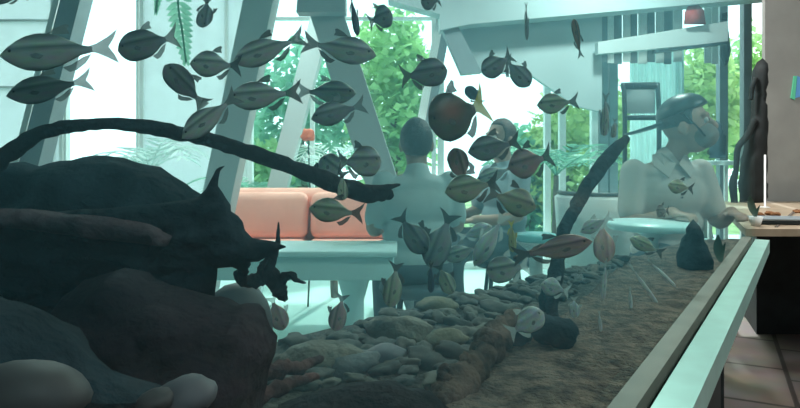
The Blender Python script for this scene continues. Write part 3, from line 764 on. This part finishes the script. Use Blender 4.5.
# ------------------------------------------------------------------ furniture
# salmon sofa
so = thing('sofa', 'long salmon pink sofa behind the white table', 'sofa', (-.62, 4.25, 0))
ob_ = obj('seat_base', rbox((0, 0, .395), (1.5, .7, .09), .03, 3), M['white'], so); ob_['label'] = 'white sofa base'
for s in (-.37, .37): obj('seat_cushion', rbox((s, -.06, .49), (.72, .6, .12), .04, 3), M['sofa'], so)
bm = rbox((0, .30, .66), (1.52, .18, .44), .06, 4)
obj('backrest', bm, M['sofa'], so)
for s in (-.37, .37): obj('back_cushion', rbox((s, .15, .70), (.72, .16, .32), .06, 4, Matrix.Rotation(math.radians(-8), 3, 'X')), M['sofa'], so)
for s in (-.7, .7):
    obj('armrest', rbox((s*1.14, 0, .45), (.14, .74, .40), .05, 4), M['sofa'], so)
    for q in (-.3, .3): obj('leg', lathe(bmesh.new(), (s, q, 0), [(.016, 0), (.02, .352)], 12), M['dark'], so)
# white table
tx0, tx1 = -1.45, -.012
ta = thing('table', 'long white table with thick apron in front of the salmon sofa', 'table', ((tx0+tx1)/2, 2.78, 0)); W = tx1-tx0
obj('tabletop', rbox((0, 0, .722), (W, .32, .025), .008), M['tabletop'], ta)
obj('apron', rbox((0, 0, .66), (W-.03, .28, .099), .006), M['tabletop'], ta)
for s in (-.35, .53):
    l = obj('leg', lathe(bmesh.new(), (s, 0, .0), [(.15, 0), (.15, .02), (.05, .06), (.042, .3), (.045, .5), (.07, .59), (.12, .61)], 24), M['tabletop'], ta)
# round tables
def round_table(px, Y, z, r, m, label):
    x = (px-400)/F*Y
    t = thing('round_table', label, 'table', (x, Y, 0))
    obj('tabletop', lathe(bmesh.new(), (0, 0, z-.03), [(r*.96, 0), (r, .008), (r, .024), (r*.98, .03)], 40), M[m], t)
    obj('pedestal', lathe(bmesh.new(), (0, 0, .02), [(.04, 0), (.028, .05), (.028, z-.1), (.09, z-.051)], 20), M['white'], t)
    obj('base', lathe(bmesh.new(), (0, 0, 0), [(.17, 0), (.17, .012), (.05, .02)], 28), M['white'], t)
round_table(652, 2.97, .815, .20, 'tabletop', 'round white table in front of the man in the white shirt')
round_table(536, 2.75, .79, .085, 'cyan', 'small round cyan table between the seated people and the branch')
# chair with dark rectangular back
ch = thing('chair', 'dark framed high chair behind the man in the white shirt', 'chair', P(643, 150, 4.4)*1); ch.location.z = 0
Yc = 4.4; xc = ch.location.x
def loc_px(px, py): 
    v = P(px, py, Yc); return Vector((v.x-xc, 0, v.z))
bm = bmesh.new(); w2 = .118
zt, zb = CZ-(83-HY)/F*Yc, CZ-(119-HY)/F*Yc
for s in (-1, 1): obj('back_post', tube(bmesh.new(), [(s*w2, .03, .72), (s*w2, .02, zb), (s*w2, .05, zt)], [.016]*3, 8), M['dark'], ch)
obj('top_rail', rbox((0, .05, zt-.015), (.27, .03, .05), .01), M['dark'], ch)
obj('lower_rail', rbox((0, .03, zb+.01), (.23, .025, .035), .008), M['dark'], ch)
obj('back_panel', rbox((0, .045, (zt+zb)/2), (.20, .008, zt-zb-.08), .003), M['panel'], ch)
obj('seat', rbox((0, -.15, .72), (.32, .36, .04), .015), M['dark'], ch)
for sx in (-1, 1):
    for yy in (.0, -.3): obj('leg', tube(bmesh.new(), [(sx*.12, yy, .70), (sx*.15, yy*1.05, 0)], [.016, .014], 8), M['dark'], ch)
tc_ = thing('tub_chair', 'white tub chair with a dark rim beside the leaning branch', 'chair', ((598-400)/F*4.0, 4.0, 0))
bm = bmesh.new(); a_, b_ = [], []
for i in range(13):
    an_ = math.pi*(.98+1.04*i/12); c_, s_ = math.cos(an_), math.sin(an_)
    a_.append([bm.verts.new((c_*rr, s_*rr, zz)) for rr, zz in ((.24, .40), (.27, .86), (.24, .88), (.205, .86), (.19, .40))])
for i in range(12):
    for j in range(5): bm.faces.new((a_[i][j], a_[i][(j+1) % 5], a_[i+1][(j+1) % 5], a_[i+1][j]))
bm.faces.new(a_[0]); bm.faces.new(a_[-1][::-1])
obj('shell', bm, M['white'], tc_)
o = obj('rim', tube(bmesh.new(), [(math.cos(math.pi*(.98+1.04*i/12))*.238, math.sin(math.pi*(.98+1.04*i/12))*.238, .885) for i in range(13)], [.014]*13, 8), M['dark'], tc_); o['label'] = 'dark rim'
obj('seat', lathe(bmesh.new(), (0, 0, .36), [(.2, 0), (.235, .02), (.235, .06), (.2, .08)], 24), M['white'], tc_)
for i in range(4):
    an_ = math.pi/4+i*math.pi/2; obj('leg', tube(bmesh.new(), [(.15*math.cos(an_), .15*math.sin(an_), .37), (.2*math.cos(an_), .2*math.sin(an_), 0)], [.014, .011], 8), M['dark'], tc_)
# counter at the tank's far end
ct = thing('counter', 'blond wood counter at the far end of the tank', 'counter', (3.2, 3.7, 0))
def L_(pts): return [(x-3.2, y-3.7, z) for x, y, z in pts]
bm = bmesh.new(); prism(bm, L_([(1.62, 3.0, .745), (5.6, 3.0, .745), (5.6, 4.6, .745), (2.28, 4.6, .745)]), (0, 0, .035)); obj('worktop', bm, M['counter'], ct, False)
bm = bmesh.new(); prism(bm, L_([(2.2, 3.95, .0), (5.5, 3.95, .0), (5.5, 4.5, .0), (2.4, 4.5, .0)]), (0, 0, .745)); obj('base_panel', bm, M['stand'], ct, False)
for x, y in ((3.6, 3.08),): bm = bmesh.new(); box(bm, (x-3.2, y-3.7, .3725), (.05, .05, .745)); obj('leg', bm, M['stand'], ct, False)
solo('metal_pole', lathe(bmesh.new(), P(765, 213, 4.1).xy.to_3d()+Vector((0, 0, .78)), [(.03, 0), (.03, .006), (.006, .008), (.006, .34)], 12), M['white'], 'thin white pole standing on the blond wood counter', 'pole')
for i, (px, py, r) in enumerate(((759, 216, .03), (770, 215, .04), (776, 216, .025), (799, 213, .035))):
    Y = (CZ-.78)*F/(py-HY)
    solo('dried_leaf', stone(((px-400)/F*Y, Y, .79), (r, r*.7, .012), i, 0, .4, i), M['crumb'], ('leftmost brown dried scrap by the white pole', 'largest brown dried scrap behind the white pole', 'brown dried scrap just right of the white pole', 'brown dried scrap at the right end of the counter')[i], 'scrap')
Y = 3.3
t = thing('stick', 'thin dark stick lying aslant on the blond wood counter', 'stick'); obj('shaft', tube(bmesh.new(), [P(776, 236, 3.06)*1, P(797, 212, 3.95)], [.008, .008], 8), M['bark'], t)
for c_ in t.children:
    for v in c_.data.vertices: v.co.z = .788+(v.co.z-.788)*.12
# tray with a small gadget and a sprig
Yt = 3.1; xb = (733-400)/F*Yt
t = thing('tray', 'dark shallow tray on the near corner of the counter', 'tray', (1.92, 3.22, .78), -.1)
obj('base', rbox((0, 0, .012), (.26, .14, .02), .006), M['dark'], t); obj('rim', rbox((0, 0, .026), (.27, .15, .012), .005), M['mullion'], t)
t = thing('potted_sprig', 'small pot with a dark upright leaf beside the dark tray', 'plant', (1.735, 3.12, .78))
obj('pot', lathe(bmesh.new(), (0, 0, 0), [(.02, 0), (.032, .045), (.028, .045)], 16), M['white'], t)
bm = bmesh.new(); leaf_blade(bm, (0, 0, .04), (-.03, 0, .15), .04, .01); leaf_blade(bm, (0, 0, .04), (.025, .01, .10), .018, .01); obj('leaf', bm, M['darkleaf'], t)
t = thing('water_plant', 'single dark leafy stem growing at the far end of the sand', 'plant', on_bed(721, 263))
bm = bmesh.new(); leaf_blade(bm, (0, 0, 0), (-.01, 0, .1), .035, .01); leaf_blade(bm, (0, 0, 0), (.02, .01, .07), .02, .01); obj('leaf', bm, M['darkleaf'], t)
# black backpack hanging on the column, with looped strap
bp = thing('backpack', 'black backpack hanging at the edge of the grey partition', 'backpack', P(755, 140, 4.55))
def bpx(pts, Y, T, seed, m, nm):
    bm = inflate(pts, Y, T, 6, .08, seed)
    for v in bm.verts: v.co -= bp.location
    return obj(nm, bm, M[m], bp)
bpx([(757, 62), (763, 58), (766, 64), (766, 110), (766, 206), (740, 207), (738, 185), (742, 160), (746, 140), (750, 118), (754, 96), (752, 84), (752, 70)], 4.55, .08, 3, 'black', 'bag')
bm = tube_px([(755, 120, 4.5, 3), (747, 136, 4.5, 3.2), (738, 148, 4.5, 3), (736, 170, 4.5, 2.6), (733, 184, 4.5, 4), (735, 207, 4.5, 3)], 1, 0)
for v in bm.verts: v.co -= bp.location
obj('strap', bm, M['black'], bp)
bm = tube_px([(756, 78, 4.5, 2.5), (752, 88, 4.5, 2.5), (751, 100, 4.5, 2)], 1, 0)
for v in bm.verts: v.co -= bp.location
obj('strap', bm, M['black'], bp)
solo('umbrella', inflate([(722, 14), (727, 12), (729, 30), (731, 50), (728, 64), (724, 66), (721, 56), (722, 36)], 6.165, .035, 5, .1, 4), M['black'], 'slim folded black umbrella hanging on the grey mullion', 'umbrella')
solo('bag', inflate([(712, 124), (716, 121), (721, 124), (723, 134), (726, 136), (726, 158), (710, 158), (709, 140)], 4.85, .05, 5, .2, 6), M['navy'], 'dark navy bag upright behind the shoulder of the man in white', 'bag')
shelf = bmesh.new(); box(shelf, (P(718, 160, 4.85).x, 4.85, P(718, 160.2, 4.85).z-.02), (.30, .3, .03)); shf = thing('side_table', 'pale side table under the dark navy bag', 'table'); obj('tabletop', shelf, M['tabletop'], shf, False)
for sx in (-.12, .12):
    for sy in (-.12, .12):
        bm = bmesh.new(); zt = P(718, 160.2, 4.85).z-.035; box(bm, (P(718, 160, 4.85).x+sx, 4.85+sy, zt/2), (.025, .025, zt)); obj('leg', bm, M['white'], shf, False)
st = bmesh.new(); prism(st, [P(791, 98, 4.74), P(794, 76, 4.74), P(797, 76, 4.74), P(795, 100, 4.74)], (0, .008, 0))  # spot of rainbow light, put in as flat coloured stripes
t = thing('rainbow', 'light spot painted as a green and blue sticker on the grey partition', 'rainbow'); obj('green_stripe', st, M['green_st'], t, False)
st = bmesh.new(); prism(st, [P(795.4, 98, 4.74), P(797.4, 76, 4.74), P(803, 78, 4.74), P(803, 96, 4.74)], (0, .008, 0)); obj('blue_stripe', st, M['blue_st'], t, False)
# ------------------------------------------------------------------ people
def remeshed(name, bm, m, parent, vox=.009, it=4):
    o = obj(name, bm, m, parent)
    r = o.modifiers.new('fuse', 'REMESH'); r.mode = 'VOXEL'; r.voxel_size = vox; r.use_smooth_shade = True
    s = o.modifiers.new('smooth', 'SMOOTH'); s.factor = .5; s.iterations = it
    return o
def limb(bm, pts, rads, n=14, flat=1.):
    tube(bm, pts, rads, n, 0, 0, flat)
    for p, r in zip(pts, rads): ell(bm, p, (r*.99,)*3, 12)
def hand(bm, wrist, direc, palm_n, s):
    d = Vector(direc).normalized(); n = Vector(palm_n).normalized(); side = d.cross(n).normalized(); w = Vector(wrist)
    c = w+d*.045; R = Matrix((side, d, n)).transposed()
    ell(bm, c, (.038, .05, .015), 14, R)
    for i, l in enumerate((.062, .072, .068, .052)):
        b = w+d*.085+side*(.027-.018*i); k = b+d*l*.5+n*.004; e = b+d*l*.85+n*.022*-1
        limb(bm, [b-d*.02, k, e], [.0088, .008, .0065], 8)
    b = w+d*.03+side*s*.032; limb(bm, [b, b+side*s*.022+d*.025, b+side*s*.026+d*.055], [.011, .0095, .0075], 8)
def person(label, x, y, face, k=1., dz=0., top='shirt', hair='hair', headturn=0, tilt=0., cap=False, collar=False, longhair=False, arms='lap', hoff=(0, 0, 0), hk=1., kn=.42, an=.40, hcut=-.062):
    """seated figure; local +y is the way it faces"""
    r = thing('person', label, 'person', (x, y, 0), face)
    U = lambda a, b, c: Vector((a*k, b*k, c*k+dz))
    Fv = lambda a, b, c: Vector((a*k, b*k, c))
    bm = bmesh.new()
    sh = {}
    for s in (-1, 1):
        el = U(s*.225, .05, .76); wr = U(s*.14, .30, .735 if arms == 'lap' else .82)
        limb(bm, [U(s*.17, -.01, 1.0), el, wr], [.05*k, .042*k, .028*k])
        hand(bm, wr, U(-s*.25, 1, -.12)-U(0, 0, 0)-Vector((0, 0, dz)), (0, 0, 1), s*-1)
        limb(bm, [U(s*.09, 0, .55), U(s*.12, kn, .54), Fv(s*.12, an, .10), Fv(s*.12, an+.02, .05)], [.085*k, .06*k, .042*k, .04*k])
        limb(bm, [Fv(s*.12, an-.02, .045), Fv(s*.125, an+.1, .04), Fv(s*.125, an+.17, .03)], [.04*k, .04*k, .028*k])
        sh[s] = (el, wr)
    for a, rx, ry, rz in ((U(0, 0, .58), .17, .12, .10), (U(0, -.01, .72), .15, .105, .13), (U(0, 0, .88), .175, .115, .14), (U(0, -.005, .99), .17, .08, .06)):
        ell(bm, a, (rx*k, ry*k, rz*k), 20)
    limb(bm, [U(0, -.01, 1.0), U(0, .0, 1.07)+Vector(hoff)*.3, U(0, .012, 1.17)+Vector(hoff)*.95], [.062*k, .056*k, .056*k])
    R = Matrix.Rotation(headturn, 3, 'Z') @ Matrix.Rotation(tilt, 3, 'X')
    hc = U(0, .02, 1.225)+Vector(hoff); nk = k; kb = k; k = k*hk
    def H(a, b, c): return hc+R @ Vector((a*k, b*k, c*k))
    ell(bm, H(0, -.008, .018), (.076*k, .094*k, .098*k), 22, R)           # skull
    ell(bm, H(0, .022, -.05), (.058*k, .068*k, .072*k), 18, R)          # jaw
    limb(bm, [H(0, .088, .012), H(0, .108, -.022), H(0, .094, -.032)], [.010*k, .014*k, .012*k], 8)   # nose
    limb(bm, [H(-.022, .082, -.062), H(0, .089, -.06), H(.022, .082, -.062)], [.007*k, .009*k, .007*k], 8)   # lips
    limb(bm, [H(-.05, .076, .03), H(-.025, .088, .034), H(0, .086, .026), H(.025, .088, .034), H(.05, .076, .03)], [.008*k]*5, 8)   # brow
    for s in (-1, 1): ell(bm, H(s*.078, -.012, -.012), (.012*k, .022*k, .034*k), 12, R)               # ears
    remeshed('body', bm, M['skin'], r, .0075*k, 3)
    for s in (-1, 1):
        bm = bmesh.new(); ell(bm, H(s*.030, .075, .008), (.0135*k,)*3, 12); obj('eye', bm, M['eyew'], r)
        bm = bmesh.new(); ell(bm, H(s*.030, .0855, .008), (.006*k, .005*k, .006*k), 10); obj('pupil', bm, M['pupil'], r)
    # shirt
    kh = k; k = kb
    bm = bmesh.new(); q = .016
    for a, rx, ry, rz in ((U(0, 0, .60), .19, .145, .10), (U(0, -.005, .72), .18, .13, .13), (U(0, 0, .88), .195, .13, .135), (U(0, -.008, .985), .185, .095, .062)):
        ell(bm, a, (rx*k, ry*k, rz*k), 20)
    for s in (-1, 1):
        el, wr = sh[s]; shd = U(s*.175, -.01, .995)
        limb(bm, [shd, shd.lerp(el, .55), shd.lerp(el, .8)], [.066*k, .064*k, .062*k])
    limb(bm, [U(0, -.012, 1.0), U(0, -.006, 1.055)], [.082*k, .068*k])
    so_ = remeshed('shirt', bm, M[top], r, .011*k, 4)
    if collar:
        for s in (-1, 1):
            bm = bmesh.new(); a0_ = U(s*.012, .088, 1.01)
            prism(bm, [U(s*.008, .082, 1.03), U(s*.062, .045, 1.085), U(s*.085, .0, 1.075), U(s*.10, .045, 1.02), U(s*.055, .105, .965)], U(0, .008, .006)-U(0, 0, 0)+Vector((0, 0, 0)))
            obj('collar', bm, M[top], r, False)
        for i in range(4):
            bm = bmesh.new(); ell(bm, U(0, .128+.004*(i == 1), .95-.075*i), (.006, .003, .006), 10); obj('button', bm, M['pupil'], r)
    bm = bmesh.new()
    for s in (-1, 1): limb(bm, [U(s*.09, -.01, .55), U(s*.12, kn, .54), Fv(s*.12, an+.005, .14)], [.105*k, .08*k, .062*k])
    ell(bm, U(0, -.01, .56), (.185*k, .14*k, .095*k), 20)
    remeshed('trousers', bm, M['trousers'], r, .012*k, 3)
    bm = bmesh.new()
    for s in (-1, 1):
        limb(bm, [Fv(s*.12, an-.03, .05), Fv(s*.125, an+.1, .045), Fv(s*.125, an+.185, .04)], [.048, .046, .034])
    remeshed('shoes', bm, M['dark'], r, .012, 2)
    k = kh
    # hair: cap of the skull cut above the face
    bm = bmesh.new(); ell(bm, (0, 0, 0), (.084*k, .102*k, .108*k), 32)
    for v in bm.verts:
        if v.co.y > .055*k and v.co.z < .055*k: v.co.y = .055*k*.8
        if v.co.z < hcut*k and not longhair: v.co.z = hcut*k
        v.co *= 1+.035*noise.noise(v.co*60)
    bm.transform(Matrix.Translation(H(0, -.016, .024)) @ R.to_4x4())
    if longhair: limb(bm, [H(0, -.06, -.02), H(0, -.075, -.10)], [.07*k, .055*k], 14)
    ho = obj('hair', bm, M[hair], r)
    if cap:
        bm = bmesh.new(); ell(bm, (0, 0, 0), (.089*k, .108*k, .078*k), 30)
        for v in bm.verts:
            if v.co.z < 0: v.co.z *= .12
        Rc = R @ Matrix.Rotation(math.radians(12), 3, 'X'); cc = H(0, -.010, .058)
        bm.transform(Matrix.Translation(cc) @ Rc.to_4x4()); co = obj('cap', bm, M['dark'], r); co['label'] = 'dark cap worn with the peak backwards'
        bm = bmesh.new(); pr_ = []
        for i in range(13):
            a = math.pi*i/12; pr_.append((math.cos(a)*.085, -.085-math.sin(a)*.165))
        prism(bm, [Vector((px_*k, py_*k, -.006-.25*abs(px_)**2*8*k)) for px_, py_ in pr_], (0, 0, .012))
        bm.transform(Matrix.Translation(cc) @ Rc.to_4x4()); obj('peak', bm, M['dark'], co)
        for s in (-1, 1):
            bm = tube(bmesh.new(), [H(s*.082, -.005, .045), H(s*.078, .03, -.0), H(s*.066, .062, -.06)], [.0045]*3, 8); obj('strap', bm, M['pupil'], r)
        bm = bmesh.new(); ell(bm, H(0, .05, -.055), (.064*k, .066*k, .056*k), 20, R)
        mo = obj('mask', bm, M['mask'], r); mo['label'] = 'grey face mask'
    return r
def stool(x, y, z, label):
    t = thing('stool', label, 'stool', (x, y, 0))
    obj('seat', lathe(bmesh.new(), (0, 0, z-.05), [(.17, 0), (.185, .02), (.18, .045), (.15, .05)], 28), M['trousers'], t)
    for i in range(4):
        a = math.pi/4+i*math.pi/2; obj('leg', tube(bmesh.new(), [(.11*math.cos(a), .11*math.sin(a), z-.05), (.17*math.cos(a), .17*math.sin(a), 0)], [.014, .012], 8), M['dark'], t)
mx_, my_ = (668-400)/F*3.42, 3.42
person('person in white collared shirt and dark backward cap, head turned right', mx_, my_, math.radians(186), 1.07, -.03, 'shirt', 'hair', math.radians(58), math.radians(10), True, True, arms='table', hoff=(-.085, .015, .0), hk=1.16, kn=.32, an=-.04, hcut=-.025)
stool(mx_, my_+.02, .41, 'dark stool under the man in the white shirt')
bx, by = (417-400)/F*3.1, 3.1
person('person with short dark hair in a pale top, seen from behind', bx, by, math.radians(8), .92, .075, 'tee', 'hair', math.radians(-8), hoff=(0, 0, -.02), hk=1.04, hcut=-.085)
stool(bx, by, .51, 'dark stool under the person seen from behind')
cx_, cy_ = (503-400)/F*4.0, 4.0
person('person with brown hair in a blue grey top, facing left', cx_, cy_, math.radians(115), .98, .02, 'bluetop', 'brownhair', math.radians(10))
stool(cx_, cy_, .48, 'dark stool under the brown haired person')

# ------------------------------------------------------------------ plants
def foliage(bm, c, r, n, s, seed, shell=.35):
    rn = random.Random(seed)
    for i in range(n):
        while True:
            v = Vector((rn.uniform(-1, 1), rn.uniform(-1, 1), rn.uniform(-1, 1)))
            if shell < v.length < 1: break
        lump = 1+.28*noise.noise(v*2.2+Vector((seed, 0, 0)))
        p = Vector((c[0]+v.x*r[0]*lump, c[1]+v.y*r[1]*lump, c[2]+v.z*r[2]*lump))
        a = Vector((rn.gauss(0, 1), rn.gauss(0, 1), rn.gauss(0, .7)-.3)).normalized(); b = a.cross(Vector((rn.gauss(0, 1), rn.gauss(0, 1), rn.gauss(0, 1)))).normalized()
        l = s*rn.uniform(.6, 1.3)
        q = [bm.verts.new(p), bm.verts.new(p+a*l*.5+b*l*.28), bm.verts.new(p+a*l), bm.verts.new(p+a*l*.5-b*l*.28)]
        bm.faces.new(q)
    return bm
def tree(name, label, px, py, Y, rpx, rpy, m, n, s, seed, cat='tree'):
    c = P(px, py, Y); t = thing(name, label, cat, (c.x, Y, 0), 0, 'plants outside the windows')
    obj('crown', foliage(bmesh.new(), (0, 0, c.z), (rpx/F*Y, rpx/F*Y*.8, rpy/F*Y), n, s, seed), M[m], t, False)
    obj('trunk', tube(bmesh.new(), [(0, 0, 0), (.05, 0, c.z*.5), (0, 0, c.z)], [.09, .07, .04], 10, .3), M['bark'], t)
def palm(name, label, loc, n, L, m, seed, rise=1.0, stem=.2, cat='plant', fan=6.28):
    rn = random.Random(seed); t = thing(name, label, cat, loc)
    obj('stem', tube(bmesh.new(), [(0, 0, 0), (0, 0, stem*.6), (0, 0, stem)], [.03, .028, .02], 10, .2), M['bark'], t)
    for i in range(n):
        a = fan*i/n+rn.uniform(-.2, .2); l = L*rn.uniform(.75, 1.1); up = rise*rn.uniform(.6, 1.2)
        d = Vector((math.cos(a), math.sin(a), 0)); bm = bmesh.new()
        pts = [Vector((0, 0, stem))+d*l*q+Vector((0, 0, l*up*(q-q*q*.85))) for q in [j/12 for j in range(13)]]
        tube(bm, pts, [.007*(1-.7*j/12) for j in range(13)], 6)
        for j in range(2, 13):
            fw = (pts[j]-pts[j-1]).normalized(); sd = fw.cross(Vector((0, 0, 1))).normalized()
            for s in (-1, 1):
                ll = l*.32*math.sin(math.pi*(j/13))+.03
                leaf_blade(bm, pts[j], pts[j]+(fw*.55+sd*s*.8+Vector((0, 0, -.12))).normalized()*ll, l*.05, .0, .001, fw, 4)
        obj('frond', bm, M[m], t)
bm = bmesh.new(); box(bm, (0, 13, -.06), (40, 13.4, .1)); struct('ground', bm, M['lawn'], 'bright lawn outside the windows')
tree('tree', 'bright green tree outside, right of the leaning pillar', 392, 100, 8.6, 46, 95, 'leaf', 2600, .17, 1)
tree('tree', 'bluish green tree outside behind the far pale pillar', 300, 130, 9.5, 52, 85, 'leaf3', 2200, .17, 2)
tree('bush', 'lime green bush outside below the grey panel', 566, 160, 8.0, 42, 70, 'leaf2', 2000, .15, 3, 'bush')
tree('bush', 'teal green bush outside behind the brown haired person', 522, 185, 8.3, 34, 60, 'leaf3', 1500, .15, 4, 'bush')
tree('bush', 'yellow green bush outside between the grey mullions', 705, 105, 8.4, 34, 62, 'leaf2', 1900, .15, 5, 'bush')
tree('bush', 'green bush outside next to the grey partition', 752, 110, 9.4, 32, 80, 'leaf', 1700, .16, 6, 'bush')
tree('bush', 'low lime bush outside left of the sheer curtain', 612, 150, 9.0, 26, 70, 'leaf2', 1300, .15, 7, 'bush')
tree('bush', 'low green bush outside seen under the arching branch', 262, 185, 8.6, 30, 46, 'leaf', 1300, .14, 8, 'bush')
palm('palm', 'potted palm with narrow fronds beside the brown haired person', (P(556, 150, 5.0).x, 5.0, 0), 11, .55, 'leaf3', 3, 1.3, .95)
palm('palm', 'small palm with pale fronds standing behind the sofa by the leaning pillar', (P(334, 150, 5.0).x, 5.0, 0), 9, .36, 'palelf', 5, 1.9, .95)
palm('palm', 'low palm left of the sofa under the arching branch', (P(250, 150, 5.2).x, 5.2, 0), 11, .5, 'leaf3', 9, 1.2, .75)
palm('palm', 'whitish palm against the milky window', (P(150, 150, 5.6).x, 5.6, 0), 10, .55, 'palelf', 12, 1.4, .95)
t = thing('flower', 'single red bloom on a thin stem left of the pale palm', 'flower', (P(308, 135, 4.7).x, 4.7, 0))
obj('bloom', stone((0, 0, P(308, 135, 4.7).z), (.05, .04, .05), 0, 0, .4, 3), M['flower'], t); obj('stem', tube(bmesh.new(), [(0, 0, 0), (.02, 0, .6), (0, 0, P(308, 135, 4.7).z)], [.008, .007, .005], 6), M['darkleaf'], t)
# hanging fern: long toothed frond drooping from above
t = thing('hanging_fern', 'long green toothed fern frond hanging from the ceiling', 'fern', (P(175, 0, 3.3).x, 3.3, 3.0))
def fr(pts, w, nm):
    bm = bmesh.new(); q = [P(x, y, 3.3)-t.location for x, y in pts]
    tube(bm, q, [.006]*len(q), 6)
    N_ = 22
    for i in range(N_):
        f_ = i/(N_-1)*(len(q)-1); j = min(int(f_), len(q)-2); p = q[j].lerp(q[j+1], f_-j); d = (q[j+1]-q[j]).normalized()
        for s in (-1, 1):
            ll = w*math.sin(math.pi*min(.97, .1+.85*i/N_))
            leaf_blade(bm, p, p+(Vector((s, .1, 0))*.9+d*.45).normalized()*ll, .035, 0, .001, d, 4)
    obj(nm, bm, M['leaf3'], t)
fr([(190, -130), (182, -60), (178, 0), (182, 30), (186, 62)], .075, 'frond'); fr([(190, -130), (170, -70), (160, -20), (156, 12)], .04, 'frond')
obj('cord', tube(bmesh.new(), [(.08, 0, 0), P(190, -130, 3.3)-t.location], [.004, .004], 6), M['dark'], t)

# ------------------------------------------------------------------ light, sky, camera
w = bpy.data.worlds.new('sky'); S.world = w; w.use_nodes = True
bg = w.node_tree.nodes['Background']; bg.inputs['Color'].default_value = (.92, .98, 1., 1); bg.inputs['Strength'].default_value = 2.8
def light(nm, typ, loc, e, col=(1, 1, 1), size=.5, rot=(0, 0, 0)):
    l = bpy.data.lights.new(nm, typ); l.energy = e; l.color = col
    if typ == 'AREA': l.shape = 'DISK'; l.size = size
    if typ == 'SUN': l.angle = .02
    o = bpy.data.objects.new(nm, l); COL.objects.link(o); o.location = loc; o.rotation_euler = rot; return o
light('sun', 'SUN', (0, 9, 8), 3.0, (1, .97, .9), rot=(math.radians(-48), 0, math.radians(-15)))
for x, y in ((-1.2, 4.2), (1.6, 4.4), (3.4, 2.2)): light('ceiling_fill', 'AREA', (x, y, 2.95), 60, (1, .96, .9), .3)  # unseen fill lights, added under the ceiling to brighten the room
light('ceiling_fill', 'AREA', (3.0, 1.0, 2.95), 22, (1, .98, .95), .3)  # unseen fill light, added on the right of the tank
light('ceiling_fill', 'AREA', (.7, -1.3, 2.95), 26, (.9, .97, 1), .4)  # unseen fill light, added behind the camera to lift the fish
light('tank_fill', 'AREA', (.75, 1.7, 2.4), 11, (1, .88, .74), .3)  # unseen fill light, added above the tank for sand and fish

cam = bpy.data.cameras.new('camera'); co = bpy.data.objects.new('camera', cam); COL.objects.link(co)
co.location = (0, 0, CZ); co.rotation_euler = (math.radians(90), 0, 0)
cam.sensor_width = 36; cam.lens = F/800*36; cam.shift_y = -(204-HY)/800; cam.clip_start = .02
S.camera = co
vs = S.view_settings; S.display_settings.display_device = 'sRGB'
vs.view_transform = 'Standard'; vs.look = 'None'; vs.exposure = 0; vs.gamma = 1; vs.use_curve_mapping = False
S.cycles.use_denoising = True
S.cycles.max_bounces = 8; S.cycles.transparent_max_bounces = 40; S.cycles.volume_bounces = 1
S.cycles.caustics_reflective = False; S.cycles.caustics_refractive = False
S.cycles.sample_clamp_indirect = 4
